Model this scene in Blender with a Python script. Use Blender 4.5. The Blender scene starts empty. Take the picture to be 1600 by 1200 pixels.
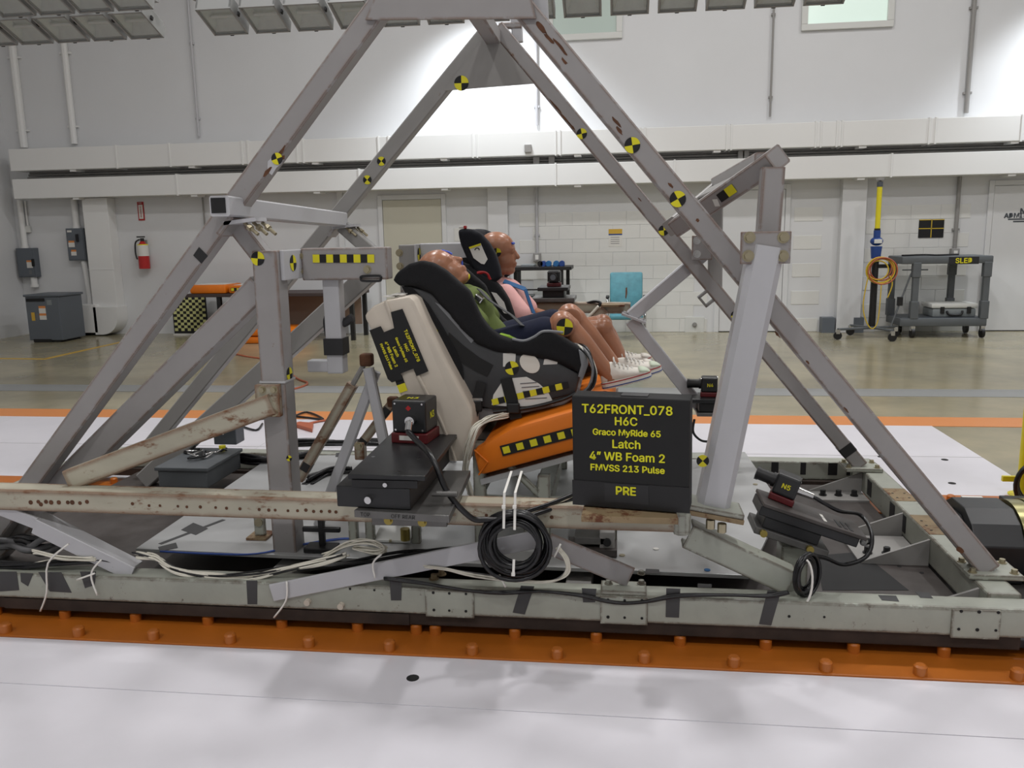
import bpy, bmesh, math, random
from mathutils import Vector, Matrix
random.seed(7)
sc = bpy.context.scene
COL = sc.collection
# ------------------------------------------------------------------ camera
F = 1304.0
H = 1.5
MX = Vector((0.99190171, 0.00478482, -0.12691772))   # world X in camera (right, down, forward)
MY = Vector((0.12573484, -0.17812435, 0.97594184))
MZ = Vector((-0.01793743, -0.98399635, -0.17728347))
cam_d = bpy.data.cameras.new('camera'); cam = bpy.data.objects.new('camera', cam_d); COL.objects.link(cam)
cam_d.sensor_width = 36.0; cam_d.lens = F / 1600 * 36; cam_d.clip_end = 100; cam_d.clip_start = .05
cam.matrix_world = Matrix(((MX[0], -MX[1], -MX[2], 0), (MY[0], -MY[1], -MY[2], 0), (MZ[0], -MZ[1], -MZ[2], H), (0, 0, 0, 1)))
sc.camera = cam
sc.view_settings.view_transform = 'Standard'; sc.view_settings.look = 'None'
sc.view_settings.exposure = 0.32; sc.view_settings.gamma = 1.0; sc.view_settings.use_curve_mapping = False
# ------------------------------------------------------------------ world and lamps
w = bpy.data.worlds.new('world'); sc.world = w; w.use_nodes = True
w.node_tree.nodes['Background'].inputs[0].default_value = (.80, .84, .9, 1)
w.node_tree.nodes['Background'].inputs[1].default_value = .25
def lamp(kind, loc, power, size=.5, rot=(0, 0, 0), col=(1, 1, 1), **k):
    d = bpy.data.lights.new('ceiling_lamp', kind); o = bpy.data.objects.new('ceiling_lamp', d); COL.objects.link(o)
    d.energy = power; d.color = col; o.location = loc; o.rotation_euler = rot
    if kind == 'AREA': d.shape = 'DISK'; d.size = size
    else: d.shadow_soft_size = size
    for a, b in k.items(): setattr(d, a, b)
    return o
ROOMZ = 7.4
for y, row in ((-2.0, (18, 80, 74, 40)), (1.4, (6, 24, 22, 16)), (5.2, (16, 104, 92, 52)), (8.8, (8, 36, 66, 66))):
    for x, e_ in zip((-6.4, -2.6, 1.1, 4.8), row):
        lamp('AREA', (x, y, ROOMZ - .35), e_, .4, col=(1.0, .985, .985))
for x in (-1.9, 6.3):       # lamps hung close to the back wall
    lamp('SPOT', (x, 11.5, 5.0), 330, .15, rot=(math.radians(20), 0, 0), spot_size=math.radians(104), spot_blend=.75, col=(.90, .95, 1))
# ------------------------------------------------------------------ helpers
def ray(px, py):
    v = Vector((px - 800, py - 600, F)); return Vector((MX.dot(v), MY.dot(v), MZ.dot(v)))
def P(px, py, X=None, Y=None, Z=None):
    d = ray(px, py)
    t = X / d.x if X is not None else Y / d.y if Y is not None else (Z - H) / d.z
    return Vector((0, 0, H)) + t * d
def V(*a): return Vector(a)
def lin(h):
    h = h.lstrip('#'); r = [int(h[i:i + 2], 16) / 255 for i in (0, 2, 4)]
    return tuple(c / 12.92 if c <= .04045 else ((c + .055) / 1.055) ** 2.4 for c in r) + (1,)
MATS = {}
def mat(name, col, rough=.6, metal=0., spec=.5, noise=0., nscale=6., rust=0., rscale=9., rustcol='#5e3620', bump=0., bscale=60., emit=None, est=1., alpha=None, coat=0., col2=None, stretch=None, edge=0.):
    if name in MATS: return MATS[name]
    m = bpy.data.materials.new(name); m.use_nodes = True; nt = m.node_tree; b = nt.nodes['Principled BSDF']; N = nt.nodes.new; L = nt.links.new
    b.inputs['Roughness'].default_value = rough; b.inputs['Metallic'].default_value = metal
    b.inputs['Specular IOR Level'].default_value = spec
    if coat: b.inputs['Coat Weight'].default_value = coat; b.inputs['Coat Roughness'].default_value = .12
    c = lin(col); b.inputs['Base Color'].default_value = c
    last = None
    if noise or rust or bump:
        tc = N('ShaderNodeTexCoord'); src = tc.outputs['Object']
        if stretch:
            mp = N('ShaderNodeMapping'); mp.inputs['Scale'].default_value = stretch; L(src, mp.inputs[0]); src = mp.outputs[0]
    if noise:
        n = N('ShaderNodeTexNoise'); n.inputs['Scale'].default_value = nscale; n.inputs['Detail'].default_value = 5; n.inputs['Roughness'].default_value = .6
        L(src, n.inputs['Vector'])
        r = N('ShaderNodeValToRGB'); d = lin(col2) if col2 else tuple(x * (1 - noise) for x in c[:3]) + (1,)
        r.color_ramp.elements[0].position = .35; r.color_ramp.elements[1].position = .68
        r.color_ramp.elements[0].color = d; r.color_ramp.elements[1].color = c
        L(n.outputs['Fac'], r.inputs[0]); last = r.outputs[0]
    if rust:
        n = N('ShaderNodeTexNoise'); n.inputs['Scale'].default_value = rscale; n.inputs['Detail'].default_value = 8; n.inputs['Roughness'].default_value = .72
        L(src, n.inputs['Vector'])
        r = N('ShaderNodeValToRGB'); e = r.color_ramp.elements
        e[0].position = .70 - rust * .25; e[1].position = .76 - rust * .2; e[0].color = (0, 0, 0, 1); e[1].color = (1, 1, 1, 1)
        fac = n.outputs['Fac']
        if edge:
            bv = N('ShaderNodeBevel'); bv.samples = 3; bv.inputs['Radius'].default_value = edge; ge = N('ShaderNodeNewGeometry')
            dt = N('ShaderNodeVectorMath'); dt.operation = 'DOT_PRODUCT'; L(bv.outputs[0], dt.inputs[0]); L(ge.outputs['Normal'], dt.inputs[1])
            mr = N('ShaderNodeMapRange'); mr.inputs['From Min'].default_value = 1.0; mr.inputs['From Max'].default_value = .955; mr.inputs['To Min'].default_value = 0; mr.inputs['To Max'].default_value = .24; L(dt.outputs['Value'], mr.inputs['Value'])
            ad = N('ShaderNodeMath'); ad.operation = 'ADD'; L(fac, ad.inputs[0]); L(mr.outputs[0], ad.inputs[1]); fac = ad.outputs[0]
        L(fac, r.inputs[0])
        mx = N('ShaderNodeMix'); mx.data_type = 'RGBA'
        if last: L(last, mx.inputs['A'])
        else: mx.inputs['A'].default_value = c
        mx.inputs['B'].default_value = lin(rustcol); L(r.outputs[0], mx.inputs['Factor']); last = mx.outputs['Result']
    if last: L(last, b.inputs['Base Color'])
    if bump:
        n = N('ShaderNodeTexNoise'); n.inputs['Scale'].default_value = bscale; n.inputs['Detail'].default_value = 4; L(src, n.inputs['Vector'])
        bp = N('ShaderNodeBump'); bp.inputs['Strength'].default_value = bump; bp.inputs['Distance'].default_value = .004
        L(n.outputs['Fac'], bp.inputs['Height']); L(bp.outputs[0], b.inputs['Normal'])
    if emit: b.inputs['Emission Color'].default_value = lin(emit); b.inputs['Emission Strength'].default_value = est
    if alpha is not None: b.inputs['Alpha'].default_value = alpha
    MATS[name] = m; return m
# materials of the place
mat('door_paint', '#bfbcac', .5)
mat('wall_paint', '#d4d5d6', .55, noise=.03, nscale=1.2)
mat('wall_block', '#d8d8d4', .5, noise=.03, nscale=2., bump=.25, bscale=90)
mat('pale_square', '#c9c98a', .7)
mat('joint', '#c9c9c4', .8)
mat('duct_white', '#dededc', .45)
mat('ceiling', '#c9c9c6', .8)
mat('concrete', '#a59c80', .20, spec=.5, noise=.22, nscale=1.3, bump=.05, bscale=3, col2='#8c866f')
mat('white_floor', '#dbd9df', .30, spec=.5, noise=.06, nscale=2.2, bump=.12, bscale=7)
mat('orange_paint', '#b4651e', .38, noise=.15, nscale=5)
mat('orange_line', '#d08446', .4)
mat('grey_line', '#8e9090', .35)
mat('yellow_line', '#c9a23a', .4)
mat('dark_pit', '#2b2825', .8, noise=.4)
mat('steel', '#969392', .42, noise=.06, nscale=9, rust=.20, rscale=13, rustcol='#6a4a34', edge=.014)
mat('steel_pale', '#a4a79c', .42, noise=.16, nscale=7, rust=.26, rscale=22, rustcol='#4a3a2c', edge=.014)
mat('steel_far', '#8f8d8a', .45, noise=.08, rust=.2, rscale=12)
mat('steel_light', '#b8b8bb', .35, noise=.05, rust=.06, rscale=14)
mat('steel_rusty', '#b4af9d', .5, noise=.2, nscale=5, rust=.56, rscale=13, rustcol='#6d4426', stretch=(.6, 1, 1.2), edge=.03)
mat('rust_plate', '#8d7a5c', .7, noise=.3, rust=.75, rscale=16, rustcol='#5c3218')
mat('rust', '#64402a', .85, noise=.4, nscale=30)
mat('skid', '#3c3029', .7, noise=.35, nscale=8, col2='#261e19')
mat('dark_plate', '#4b4644', .5, noise=.35, nscale=6, col2='#36302d')
mat('aluminium', '#b4b5b5', .38, metal=.3, noise=.08, nscale=4)
mat('alu_dark', '#6d6c6a', .4, metal=.6, noise=.2, nscale=10)
mat('chrome', '#c8c8c8', .18, metal=1)
mat('zinc', '#a89f86', .35, metal=.8)
mat('brass', '#9a8a4a', .35, metal=.8)
mat('gold_ring', '#8f8a62', .3, metal=.85)
mat('black', '#111113', .45, noise=.3, nscale=20)
mat('black_anod', '#1b1c1e', .38, noise=.25, nscale=15)
mat('black_matte', '#141415', .75)
mat('black_tape', '#1f1f21', .5)
mat('grey_tape', '#3c3c3d', .5)
mat('red_anod', '#5a1015', .4, noise=.2)
mat('rubber', '#0e0e10', .4)
mat('cable_black', '#0f0f12', .32)
mat('cable_white', '#d8d4c6', .5)
mat('cable_grey', '#6a6a6c', .5)
mat('cable_blue', '#33509a', .5)
mat('cable_orange', '#a8583a', .5)
mat('tie_white', '#e6e4de', .45)
mat('yellow', '#d8ce1c', .5)
mat('yellow_text', '#dcd81c', .6)
mat('white_paper', '#d8d6d0', .7, noise=.05)
mat('skin', '#a77357', .30, noise=.12, nscale=7, spec=.5)
mat('fabric_black', '#131316', .95, noise=.25, nscale=90, bump=.3, bscale=300)
mat('fabric_navy_black', '#15171f', .95, noise=.25, nscale=90)
mat('plastic_dark', '#3a3b3d', .55, noise=.08, nscale=60)
mat('plastic_grey', '#77797c', .45)
mat('green_cloth', '#66743c', .95, noise=.12, nscale=40)
mat('lime_cloth', '#93b83e', .9)
mat('navy_cloth', '#151b33', .95, noise=.25, nscale=50)
mat('pink_cloth', '#e6b0ac', .9, noise=.08, nscale=20)
mat('cream_vinyl', '#c6bcae', .6, noise=.07, nscale=9)
mat('orange_vinyl', '#e0760c', .5, noise=.10, nscale=5, bump=.3, bscale=9)
mat('canvas_white', '#dbd6cc', .8)
mat('rubber_mint', '#c2cdb8', .7)
mat('belt_blue', '#1f5f94', .7)
mat('red', '#a3161a', .5)
mat('blue_tape', '#4a63c8', .6)
mat('teal_vinyl', '#5a9aa8', .5, noise=.25, nscale=9, rust=.12, rscale=6, rustcol='#6f5a48')
mat('panel_grey', '#5b6168', .45)
mat('panel_dark', '#4a4f55', .5)
mat('cart_grey', '#595d60', .6, noise=.1)
mat('case_grey', '#7c8284', .5)
mat('wood_dark', '#3d3230', .6)
mat('brown_card', '#8b7566', .8)
mat('ext_red', '#b01c1c', .3)
mat('hose_yellow', '#c7a92f', .45)
mat('pole_yellow', '#d6c81e', .45)
mat('clamp_blue', '#1d3f82', .45)
mat('glass_lit', '#b9c8c0', .15, emit='#c6d6cc', est=.55)
mat('glass_grey', '#98a39c', .15, emit='#98a39c', est=.35)
mat('reflector', '#d2d8d4', .3, metal=.25, noise=.2, nscale=9)
mat('lamp_glass', '#c9d2ce', .08, alpha=.18)
mat('lamp_frame', '#8b8c8a', .45)
mat('frame_white', '#cfd0cc', .45)

class MB:
    """collects geometry in world or local metres; build() links it as one mesh object"""
    def __init__(s): s.v = []; s.f = []; s.m = []; s.cur = 0
    def add(s, vs, fs):
        o = len(s.v); s.v += [Vector(v) for v in vs]; s.f += [tuple(i + o for i in f) for f in fs]; s.m += [s.cur] * len(fs); return s
    def box(s, c, d, ax=None, ch=0.):
        """box by centre and full sizes; ax = three axes; ch = chamfer"""
        c = Vector(c); ax = ax or (V(1, 0, 0), V(0, 1, 0), V(0, 0, 1)); h = [x / 2 for x in d]
        if ch <= 0:
            vs = [c + ax[0] * (h[0] * i) + ax[1] * (h[1] * j) + ax[2] * (h[2] * k) for i in (-1, 1) for j in (-1, 1) for k in (-1, 1)]
            return s.add(vs, [(0, 1, 3, 2), (4, 6, 7, 5), (0, 4, 5, 1), (2, 3, 7, 6), (0, 2, 6, 4), (1, 5, 7, 3)])
        ch = min(ch, min(h) * .9)
        bm = bmesh.new(); bmesh.ops.create_cube(bm, size=1)
        for v in bm.verts: v.co = Vector((v.co.x * d[0], v.co.y * d[1], v.co.z * d[2]))
        bmesh.ops.bevel(bm, geom=bm.edges[:], offset=ch, segments=2, profile=.5, affect='EDGES')
        bm.verts.index_update()
        vs = [c + ax[0] * v.co.x + ax[1] * v.co.y + ax[2] * v.co.z for v in bm.verts]; fs = [tuple(v.index for v in f.verts) for f in bm.faces]
        bm.free(); return s.add(vs, fs)
    def span(s, a, b, ch=0.):
        a = Vector(a); b = Vector(b); return s.box((a + b) / 2, [abs(b[i] - a[i]) for i in range(3)], ch=ch)
    def bar(s, a, b, wd, ht, up=(0, 1, 0), r=.006):
        """square bar a->b, wd across (perp to up), ht along up"""
        a = Vector(a); b = Vector(b); z = (b - a).normalized(); u = Vector(up); u = (u - z * u.dot(z)).normalized(); x = u.cross(z)
        h = wd / 2; k = ht / 2; r = min(r, h * .8, k * .8)
        pr = [(h - r, -k), (h, -k + r), (h, k - r), (h - r, k), (-h + r, k), (-h, k - r), (-h, -k + r), (-h + r, -k)]
        vs = [p + x * i + u * j for p in (a, b) for i, j in pr]
        fs = [(i, (i + 1) % 8, 8 + (i + 1) % 8, 8 + i) for i in range(8)] + [tuple(range(7, -1, -1)), tuple(range(8, 16))]
        return s.add(vs, fs)
    def cyl(s, a, b, r, r2=None, n=14, cap=True):
        a = Vector(a); b = Vector(b); r2 = r if r2 is None else r2; z = (b - a).normalized(); x = z.orthogonal().normalized(); y = z.cross(x)
        vs = []
        for p, q in ((a, r), (b, r2)): vs += [p + (x * math.cos(2 * math.pi * i / n) + y * math.sin(2 * math.pi * i / n)) * q for i in range(n)]
        fs = [(i, (i + 1) % n, n + (i + 1) % n, n + i) for i in range(n)]
        if cap: fs += [tuple(range(n - 1, -1, -1)), tuple(range(n, 2 * n))]
        return s.add(vs, fs)
    def tube(s, pts, r, n=8, closed=False):
        """round tube along a polyline; r number or list"""
        pts = [Vector(p) for p in pts]; k = len(pts); rr = r if isinstance(r, (list, tuple)) else [r] * k
        t0 = (pts[1] - pts[0]).normalized(); x = t0.orthogonal().normalized(); vs = []
        for i, p in enumerate(pts):
            if closed: t = (pts[(i + 1) % k] - pts[i - 1]).normalized()
            else: t = (pts[min(i + 1, k - 1)] - pts[max(i - 1, 0)]).normalized()
            x = (x - t * x.dot(t)); x = x.normalized() if x.length > 1e-6 else t.orthogonal().normalized(); y = t.cross(x)
            vs += [p + (x * math.cos(2 * math.pi * j / n) + y * math.sin(2 * math.pi * j / n)) * rr[i] for j in range(n)]
        fs = []
        for i in range(k if closed else k - 1):
            a = i * n; b = ((i + 1) % k) * n
            fs += [(a + j, a + (j + 1) % n, b + (j + 1) % n, b + j) for j in range(n)]
        if not closed: fs += [tuple(range(n - 1, -1, -1)), tuple(range((k - 1) * n, k * n))]
        return s.add(vs, fs)
    def prism(s, poly, off):
        """polygon (3D points) extruded by vector off"""
        poly = [Vector(p) for p in poly]; off = Vector(off); n = len(poly)
        vs = poly + [p + off for p in poly]
        fs = [(i, (i + 1) % n, n + (i + 1) % n, n + i) for i in range(n)] + [tuple(range(n - 1, -1, -1)), tuple(range(n, 2 * n))]
        return s.add(vs, fs)
    def rings(s, R, cap=True, closed=False):
        """loft through rings of equal count"""
        n = len(R[0]); vs = [p for r in R for p in r]; fs = []
        for i in range(len(R) if closed else len(R) - 1):
            a = i * n; b = ((i + 1) % len(R)) * n
            fs += [(a + j, a + (j + 1) % n, b + (j + 1) % n, b + j) for j in range(n)]
        if cap and not closed: fs += [tuple(range(n - 1, -1, -1)), tuple(range((len(R) - 1) * n, len(R) * n))]
        return s.add(vs, fs)
    def ball(s, c, r, ax=None, n=12):
        c = Vector(c); r = (r, r, r) if not isinstance(r, (tuple, list)) else r; ax = ax or (V(1, 0, 0), V(0, 1, 0), V(0, 0, 1))
        bm = bmesh.new(); bmesh.ops.create_uvsphere(bm, u_segments=n, v_segments=max(6, n * 2 // 3), radius=1); bm.verts.index_update()
        vs = [c + ax[0] * (v.co.x * r[0]) + ax[1] * (v.co.y * r[1]) + ax[2] * (v.co.z * r[2]) for v in bm.verts]; fs = [tuple(v.index for v in f.verts) for f in bm.faces]
        bm.free(); return s.add(vs, fs)
    def build(s, name, m, parent=None, smooth=False, fix=True, remesh=0., bevel=0., subsurf=0, smoothit=0, solid=0.):
        me = bpy.data.meshes.new(name)
        og = ORG.get(parent.name, V(0, 0, 0)) if parent else V(0, 0, 0)
        me.from_pydata([v - og for v in s.v], [], s.f)
        ms = m if isinstance(m, (list, tuple)) else [m]
        for q in ms: me.materials.append(MATS[q])
        for i, p in enumerate(me.polygons): p.material_index = s.m[i]
        if fix:
            bm = bmesh.new(); bm.from_mesh(me); bmesh.ops.recalc_face_normals(bm, faces=bm.faces[:]); bm.to_mesh(me); bm.free()
        o = bpy.data.objects.new(name, me); COL.objects.link(o)
        mods = False
        if remesh:
            q = o.modifiers.new('r', 'REMESH'); q.mode = 'VOXEL'; q.voxel_size = remesh; mods = True
        if smoothit:
            q = o.modifiers.new('s', 'SMOOTH'); q.factor = .5; q.iterations = smoothit; mods = True
        if solid:
            q = o.modifiers.new('t', 'SOLIDIFY'); q.thickness = solid; q.offset = 0; mods = True
        if bevel:
            q = o.modifiers.new('b', 'BEVEL'); q.width = bevel; q.segments = 2; q.limit_method = 'ANGLE'; mods = True
        if subsurf:
            q = o.modifiers.new('u', 'SUBSURF'); q.levels = subsurf; q.render_levels = subsurf; mods = True
        if mods:
            dg = bpy.context.evaluated_depsgraph_get(); dg.update()
            me2 = bpy.data.meshes.new_from_object(o.evaluated_get(dg)); o.modifiers.clear(); o.data = me2; me2.name = name
            if not me2.materials:
                for q in ms: me2.materials.append(MATS[q])
            me = me2
        if smooth:
            me.polygons.foreach_set('use_smooth', [True] * len(me.polygons))
            if smooth != 'all':
                try: me.set_sharp_from_angle(angle=math.radians(35))
                except Exception: pass
        if parent: o.parent = parent; ORG[o.name] = og
        return o
ORG = {}
def thing(name, label, cat, loc=(0, 0, 0), group=None, world=True, rot=0.):
    """Empty at the base of a thing. world=True: parts are given in world metres"""
    o = bpy.data.objects.new(name, None); COL.objects.link(o); o.location = loc; o.empty_display_size = .05
    o.rotation_euler = (0, 0, rot)
    o['label'] = label; o['category'] = cat
    if group: o['group'] = group
    ORG[o.name] = Vector(loc) if world else V(0, 0, 0)
    return o
def tag(o, label, cat, group=None):
    o['label'] = label; o['category'] = cat
    if group: o['group'] = group
    return o
def struct(o): o['kind'] = 'structure'; return o
def frame(n, up=(0, 0, 1)):
    n = Vector(n).normalized(); u = Vector(up); u = (u - n * u.dot(n))
    u = u.normalized() if u.length > 1e-5 else n.orthogonal().normalized()
    return u.cross(n).normalized(), u, n        # right (seen from outside), up, normal
def target(c, n, r, parent, up=(0, 0, 1), turn=0., name='target_sticker', sx=1.):
    """round quartered yellow and black sticker"""
    x, u, n = frame(n, up); c = Vector(c) + n * .0012; b = MB(); N = 6
    cs, sn = math.cos(turn), math.sin(turn); x, u = (x * cs + u * sn) * sx, (u * cs - x * sn)
    for q in range(4):
        b.cur = q % 2
        arc = [c + (x * math.cos(math.pi / 2 * (q + i / N)) + u * math.sin(math.pi / 2 * (q + i / N))) * r for i in range(N + 1)]
        b.prism([c] + arc, n * .0012)
    return b.build(name, ['yellow', 'black_matte'], parent)
def strip(a, b_, n, wd, k, parent, first=0, name='checker_tape', border=0., edge=None):
    """tape of k alternating yellow and black squares from a to b on a surface with normal n"""
    a = Vector(a); b_ = Vector(b_); n = Vector(n).normalized(); d = (b_ - a) / k; u = n.cross(d).normalized() * (wd / 2); m = MB()
    if border:
        m.cur = 1; e = d.normalized() * border; uu = u * (1 + 2 * border / wd); q = n * .0012
        m.prism([a - e - uu + q, b_ + e - uu + q, b_ + e + uu + q, a - e + uu + q], n * .0008)
    for i in range(k):
        m.cur = (i + first) % 2; p = a + d * i + n * .0022
        if border and m.cur == 1: continue
        m.prism([p - u, p + d - u, p + d + u, p + u], n * .0008)
    return m.build(name, ['yellow', 'black_matte'], parent)
FONT = None
try: FONT = bpy.data.fonts.load(bpy.utils.system_resource('DATAFILES', path='fonts') + '/Inter.woff2')
except Exception: FONT = None
def text(body, c, n, size, mt, parent, up=(0, 0, 1), name='lettering', bold=.0, align='CENTER', depth=.0006, sx=1.):
    cu = bpy.data.curves.new('t', 'FONT'); cu.body = body; cu.font = FONT or cu.font; cu.size = size; cu.align_x = align; cu.align_y = 'CENTER'; cu.extrude = 0; cu.resolution_u = 2
    o = bpy.data.objects.new('t', cu); COL.objects.link(o)
    dg = bpy.context.evaluated_depsgraph_get(); dg.update()
    me = bpy.data.meshes.new_from_object(o.evaluated_get(dg)); bpy.data.objects.remove(o); bpy.data.curves.remove(cu)
    x, u, n = frame(n, up); c = Vector(c) + n * .0016; og = ORG.get(parent.name, V(0, 0, 0)) if parent else V(0, 0, 0)
    if bold:      # heavier strokes: shifted copies in the same mesh
        bm = bmesh.new()
        for kk, (ox, oy) in enumerate(((0, 0), (-bold, 0), (bold, 0), (0, bold * .8), (0, -bold * .8), (bold * .5, bold * .5), (-bold * .5, -bold * .5))):
            k = len(bm.verts); bm.from_mesh(me); bm.verts.ensure_lookup_table()
            for i in range(k, len(bm.verts)): bm.verts[i].co.x += ox; bm.verts[i].co.y += oy; bm.verts[i].co.z += kk * .0001
        bm.to_mesh(me); bm.free()
    for v in me.vertices: v.co = c + x * (v.co.x * sx) + u * v.co.y + n * v.co.z - og
    me.materials.clear(); me.materials.append(MATS[mt])
    o = bpy.data.objects.new(name, me); COL.objects.link(o); me.name = name
    if parent: o.parent = parent; ORG[o.name] = og
    return o
def bolt(p, n, r, h, parent, m='zinc', name='bolt', washer=True):
    b = MB(); n = Vector(n).normalized(); p = Vector(p)
    if washer: b.cyl(p, p + n * h * .2, r * 1.45, n=12)
    b.cyl(p + n * h * .15, p + n * h, r, n=6); return b.build(name, m, parent)
def spline(pts, k=6, closed=False):
    pts = [Vector(p) for p in pts]; n = len(pts); out = []
    for i in range(n if closed else n - 1):
        p0 = pts[(i - 1) % n] if closed or i else pts[0]; p1 = pts[i]; p2 = pts[(i + 1) % n]; p3 = pts[(i + 2) % n] if closed or i + 2 < n else pts[-1]
        for j in range(k):
            t = j / k; out.append(.5 * ((2 * p1) + (p2 - p0) * t + (2 * p0 - 5 * p1 + 4 * p2 - p3) * t * t + (3 * p1 - p0 - 3 * p2 + p3) * t ** 3))
    if not closed: out.append(pts[-1])
    return out
# ================================================================== the room
XL, XR, YF, YB = -9.75, 8.6, -5.0, 12.706
fl = struct(MB().span((XL - .2, YF - .2, -.25), (XR + .2, YB + .2, 0)).build('floor', 'concrete'))
wb = struct(MB().span((XL - .2, YB, 0), (XR + .2, YB + .25, ROOMZ)).build('wall_back', 'wall_paint'))
struct(MB().span((XL - .25, YF, 0), (XL, YB, ROOMZ)).build('wall_left', 'wall_paint'))
struct(MB().span((XR, YF, 0), (XR + .25, YB, ROOMZ)).build('wall_right', 'wall_paint'))
struct(MB().span((XL, YF - .25, 0), (XR, YF, ROOMZ)).build('wall_front', 'wall_paint'))
struct(MB().span((XL - .2, YF - .2, ROOMZ), (XR + .2, YB + .2, ROOMZ + .2)).build('ceiling', 'ceiling'))
# white rail-bed plates and painted strips lying on the floor
OR0, OR1 = 2.72, 3.15
xs = [XL, -3.6, 3.0, XR]
for i in range(3):
    MB().span((xs[i] + .0004, -2.2, 0), (xs[i + 1] - .0004, 2.404, .006)).build('white_floor_plate', 'white_floor', fl)
MB().span((XL, 2.4045, 0), (XR, 2.4885, .0085)).build('white_floor_seam', 'white_floor', fl)
MB().span((XL, 2.489, 0), (XR, OR0 - .002, .006)).build('white_floor_plate', 'white_floor', fl)
ors = MB().span((XL, OR0, 0), (XR, OR1, .012), ch=.004).build('orange_strip', 'orange_paint', fl)
bm_ = MB().cyl((0, 0, 0), (0, 0, .03), .022, n=12); bm_.cyl((0, 0, .03), (0, 0, .036), .022, .015, n=12)
b0 = bm_.build('bolt', 'orange_paint', ors, smooth=True); b0.location = (-2.97, 2.748, .012)
def more_bolts(x0, y, n, st, par, zz=.012):
    for i in range(n):
        c = b0.copy(); COL.objects.link(c); c.parent = par; c.location = (x0 + i * st, y, zz)
more_bolts(-2.665, 2.748, 15, .3065, ors)
more_bolts(-2.51, 2.888, 14, .304, ors)
more_bolts(-.76, 2.888, 1, .3, ors)
MB().span((XL, 3.152, 0), (XR, 4.44, .004)).build('dark_floor_plate', 'dark_pit', fl)
or2 = MB().span((XL, 4.445, 0), (XR, 4.775, .012), ch=.004).build('orange_strip', 'orange_paint', fl)
more_bolts(-3.7, 4.66, 21, .29, or2)
for a, b in ((XL, -5.2), (-5.2, -2.6), (-2.6, -.1), (-.1, 2.36)):
    for y0, y1 in ((4.78, 5.62), (5.625, 6.53)):
        MB().span((a + .0015, y0 + .002, 0), (b - .0015, y1 - .002, .006)).build('white_floor_plate', 'white_floor', fl)
for x, y in ((1.95, 5.02), (1.72, 5.6), (2.1, 5.55), (-.696, 2.571)):
    MB().cyl((x, y, .004), (x, y, .0075), .022, n=14).build('floor_socket', 'black_matte', fl)
MB().span((XL, 6.54, 0), (XR, 6.86, .003)).build('orange_line', 'orange_line', fl)
MB().span((XL, 7.72, 0), (XR, 8.08, .003)).build('grey_line', 'grey_line', fl)
a = P(0, 562, Z=0); c = P(70, 561, Z=0); d = P(205, 531, Z=0); yl = MB()
for p, q in ((a + V(-1, .15, 0), c), (c, d)):
    t = (q - p).normalized() * .03; nn = V(-t.y, t.x, 0) * 1.2
    yl.prism([p - nn - t * 0, q - nn + t, q + nn + t, p + nn], (0, 0, .003))
yl.build('yellow_line', 'yellow_line', fl)
# block courses of the lower back wall, where the joints show
bl = MB().box((0, 0, 0), (.395, .012, .1955), ch=.0025); blk = None
door_gaps = [(-3.75, -2.55), (-2.02, -1.60), (1.38, 2.46), (3.06, 3.5), (5.05, 9)]
for r in range(9):
    for k in range(21):
        x = -2.5 + k * .4 + (.2 if r % 2 else 0)
        if any(x + .19 > g0 and x - .19 < g1 for g0, g1 in door_gaps): continue
        if blk is None: blk = bl.build('wall_block', 'wall_block', wb); o = blk
        else: o = blk.copy(); COL.objects.link(o)
        o.parent = wb; o.location = (x, YB, .1 + r * .2)
MB().span((-1.96, YB - .10, 0), (-1.66, YB, 2.2), ch=.005).build('pilaster', 'wall_paint', wb)
MB().span((3.12, YB - .16, 0), (3.45, YB, 2.2), ch=.005).build('pilaster', 'wall_paint', wb)
MB().span((-4.3, YB - .06, 0), (-4.22, YB, 2.2), ch=.003).build('pilaster', 'wall_paint', wb)
for x0, x1 in ((2.92, 3.10), (3.36, 3.5)):
    MB().span((x0, YB - .172, 0), (x1, YB - .002, .22)).build('grey_base_patch', 'panel_grey', wb)
# doors
def door(name, x0, x1, z1, paint='wall_paint'):
    t = bpy.data.objects.new(name, None); COL.objects.link(t); t.location = (x0, YB, 0); struct(t); ORG[t.name] = V(x0, YB, 0)
    f = MB()
    f.span((x0 - .07, YB - .035, 0), (x0, YB, z1 + .07), ch=.004); f.span((x1, YB - .035, 0), (x1 + .07, YB, z1 + .07), ch=.004); f.span((x0, YB - .035, z1), (x1, YB, z1 + .07), ch=.004)
    f.build('door_frame', 'wall_paint', t)
    l = MB().span((x0 + .006, YB - .022, .012), (x1 - .006, YB, z1 - .006), ch=.003).build('door_leaf', paint, t)
    MB().span((x0, YB - .02, 0), (x1, YB, .011)).build('threshold_gap', 'black_matte', t)
    return t, l
door('door_1', -3.60, -2.68, 2.04, 'door_paint')
door('door_2', 1.47, 2.37, 2.06)
d3, l3 = door('door_3', 5.18, 6.1, 2.04)
q = P(1603, 330, Y=YB - .024); text('NO', q, (0, -1, 0), .15, 'panel_dark', l3, bold=.006)
q = P(1569, 337, Y=YB - .024); text('ADMITTANCE', q, (0, -1, 0), .125, 'panel_dark', l3, bold=.005, align='LEFT')
for x0_, x1_, y_ in ((1575, 1606, 342.5), (1583, 1602, 346)):
    q0_, q1_ = P(x0_, y_, Y=YB - .0235), P(x1_, y_, Y=YB - .0235); MB().span((q0_.x, YB - .0245, q0_.z - .012), (q1_.x, YB - .0225, q0_.z + .008)).build('small_print', 'panel_dark', l3)
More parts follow.
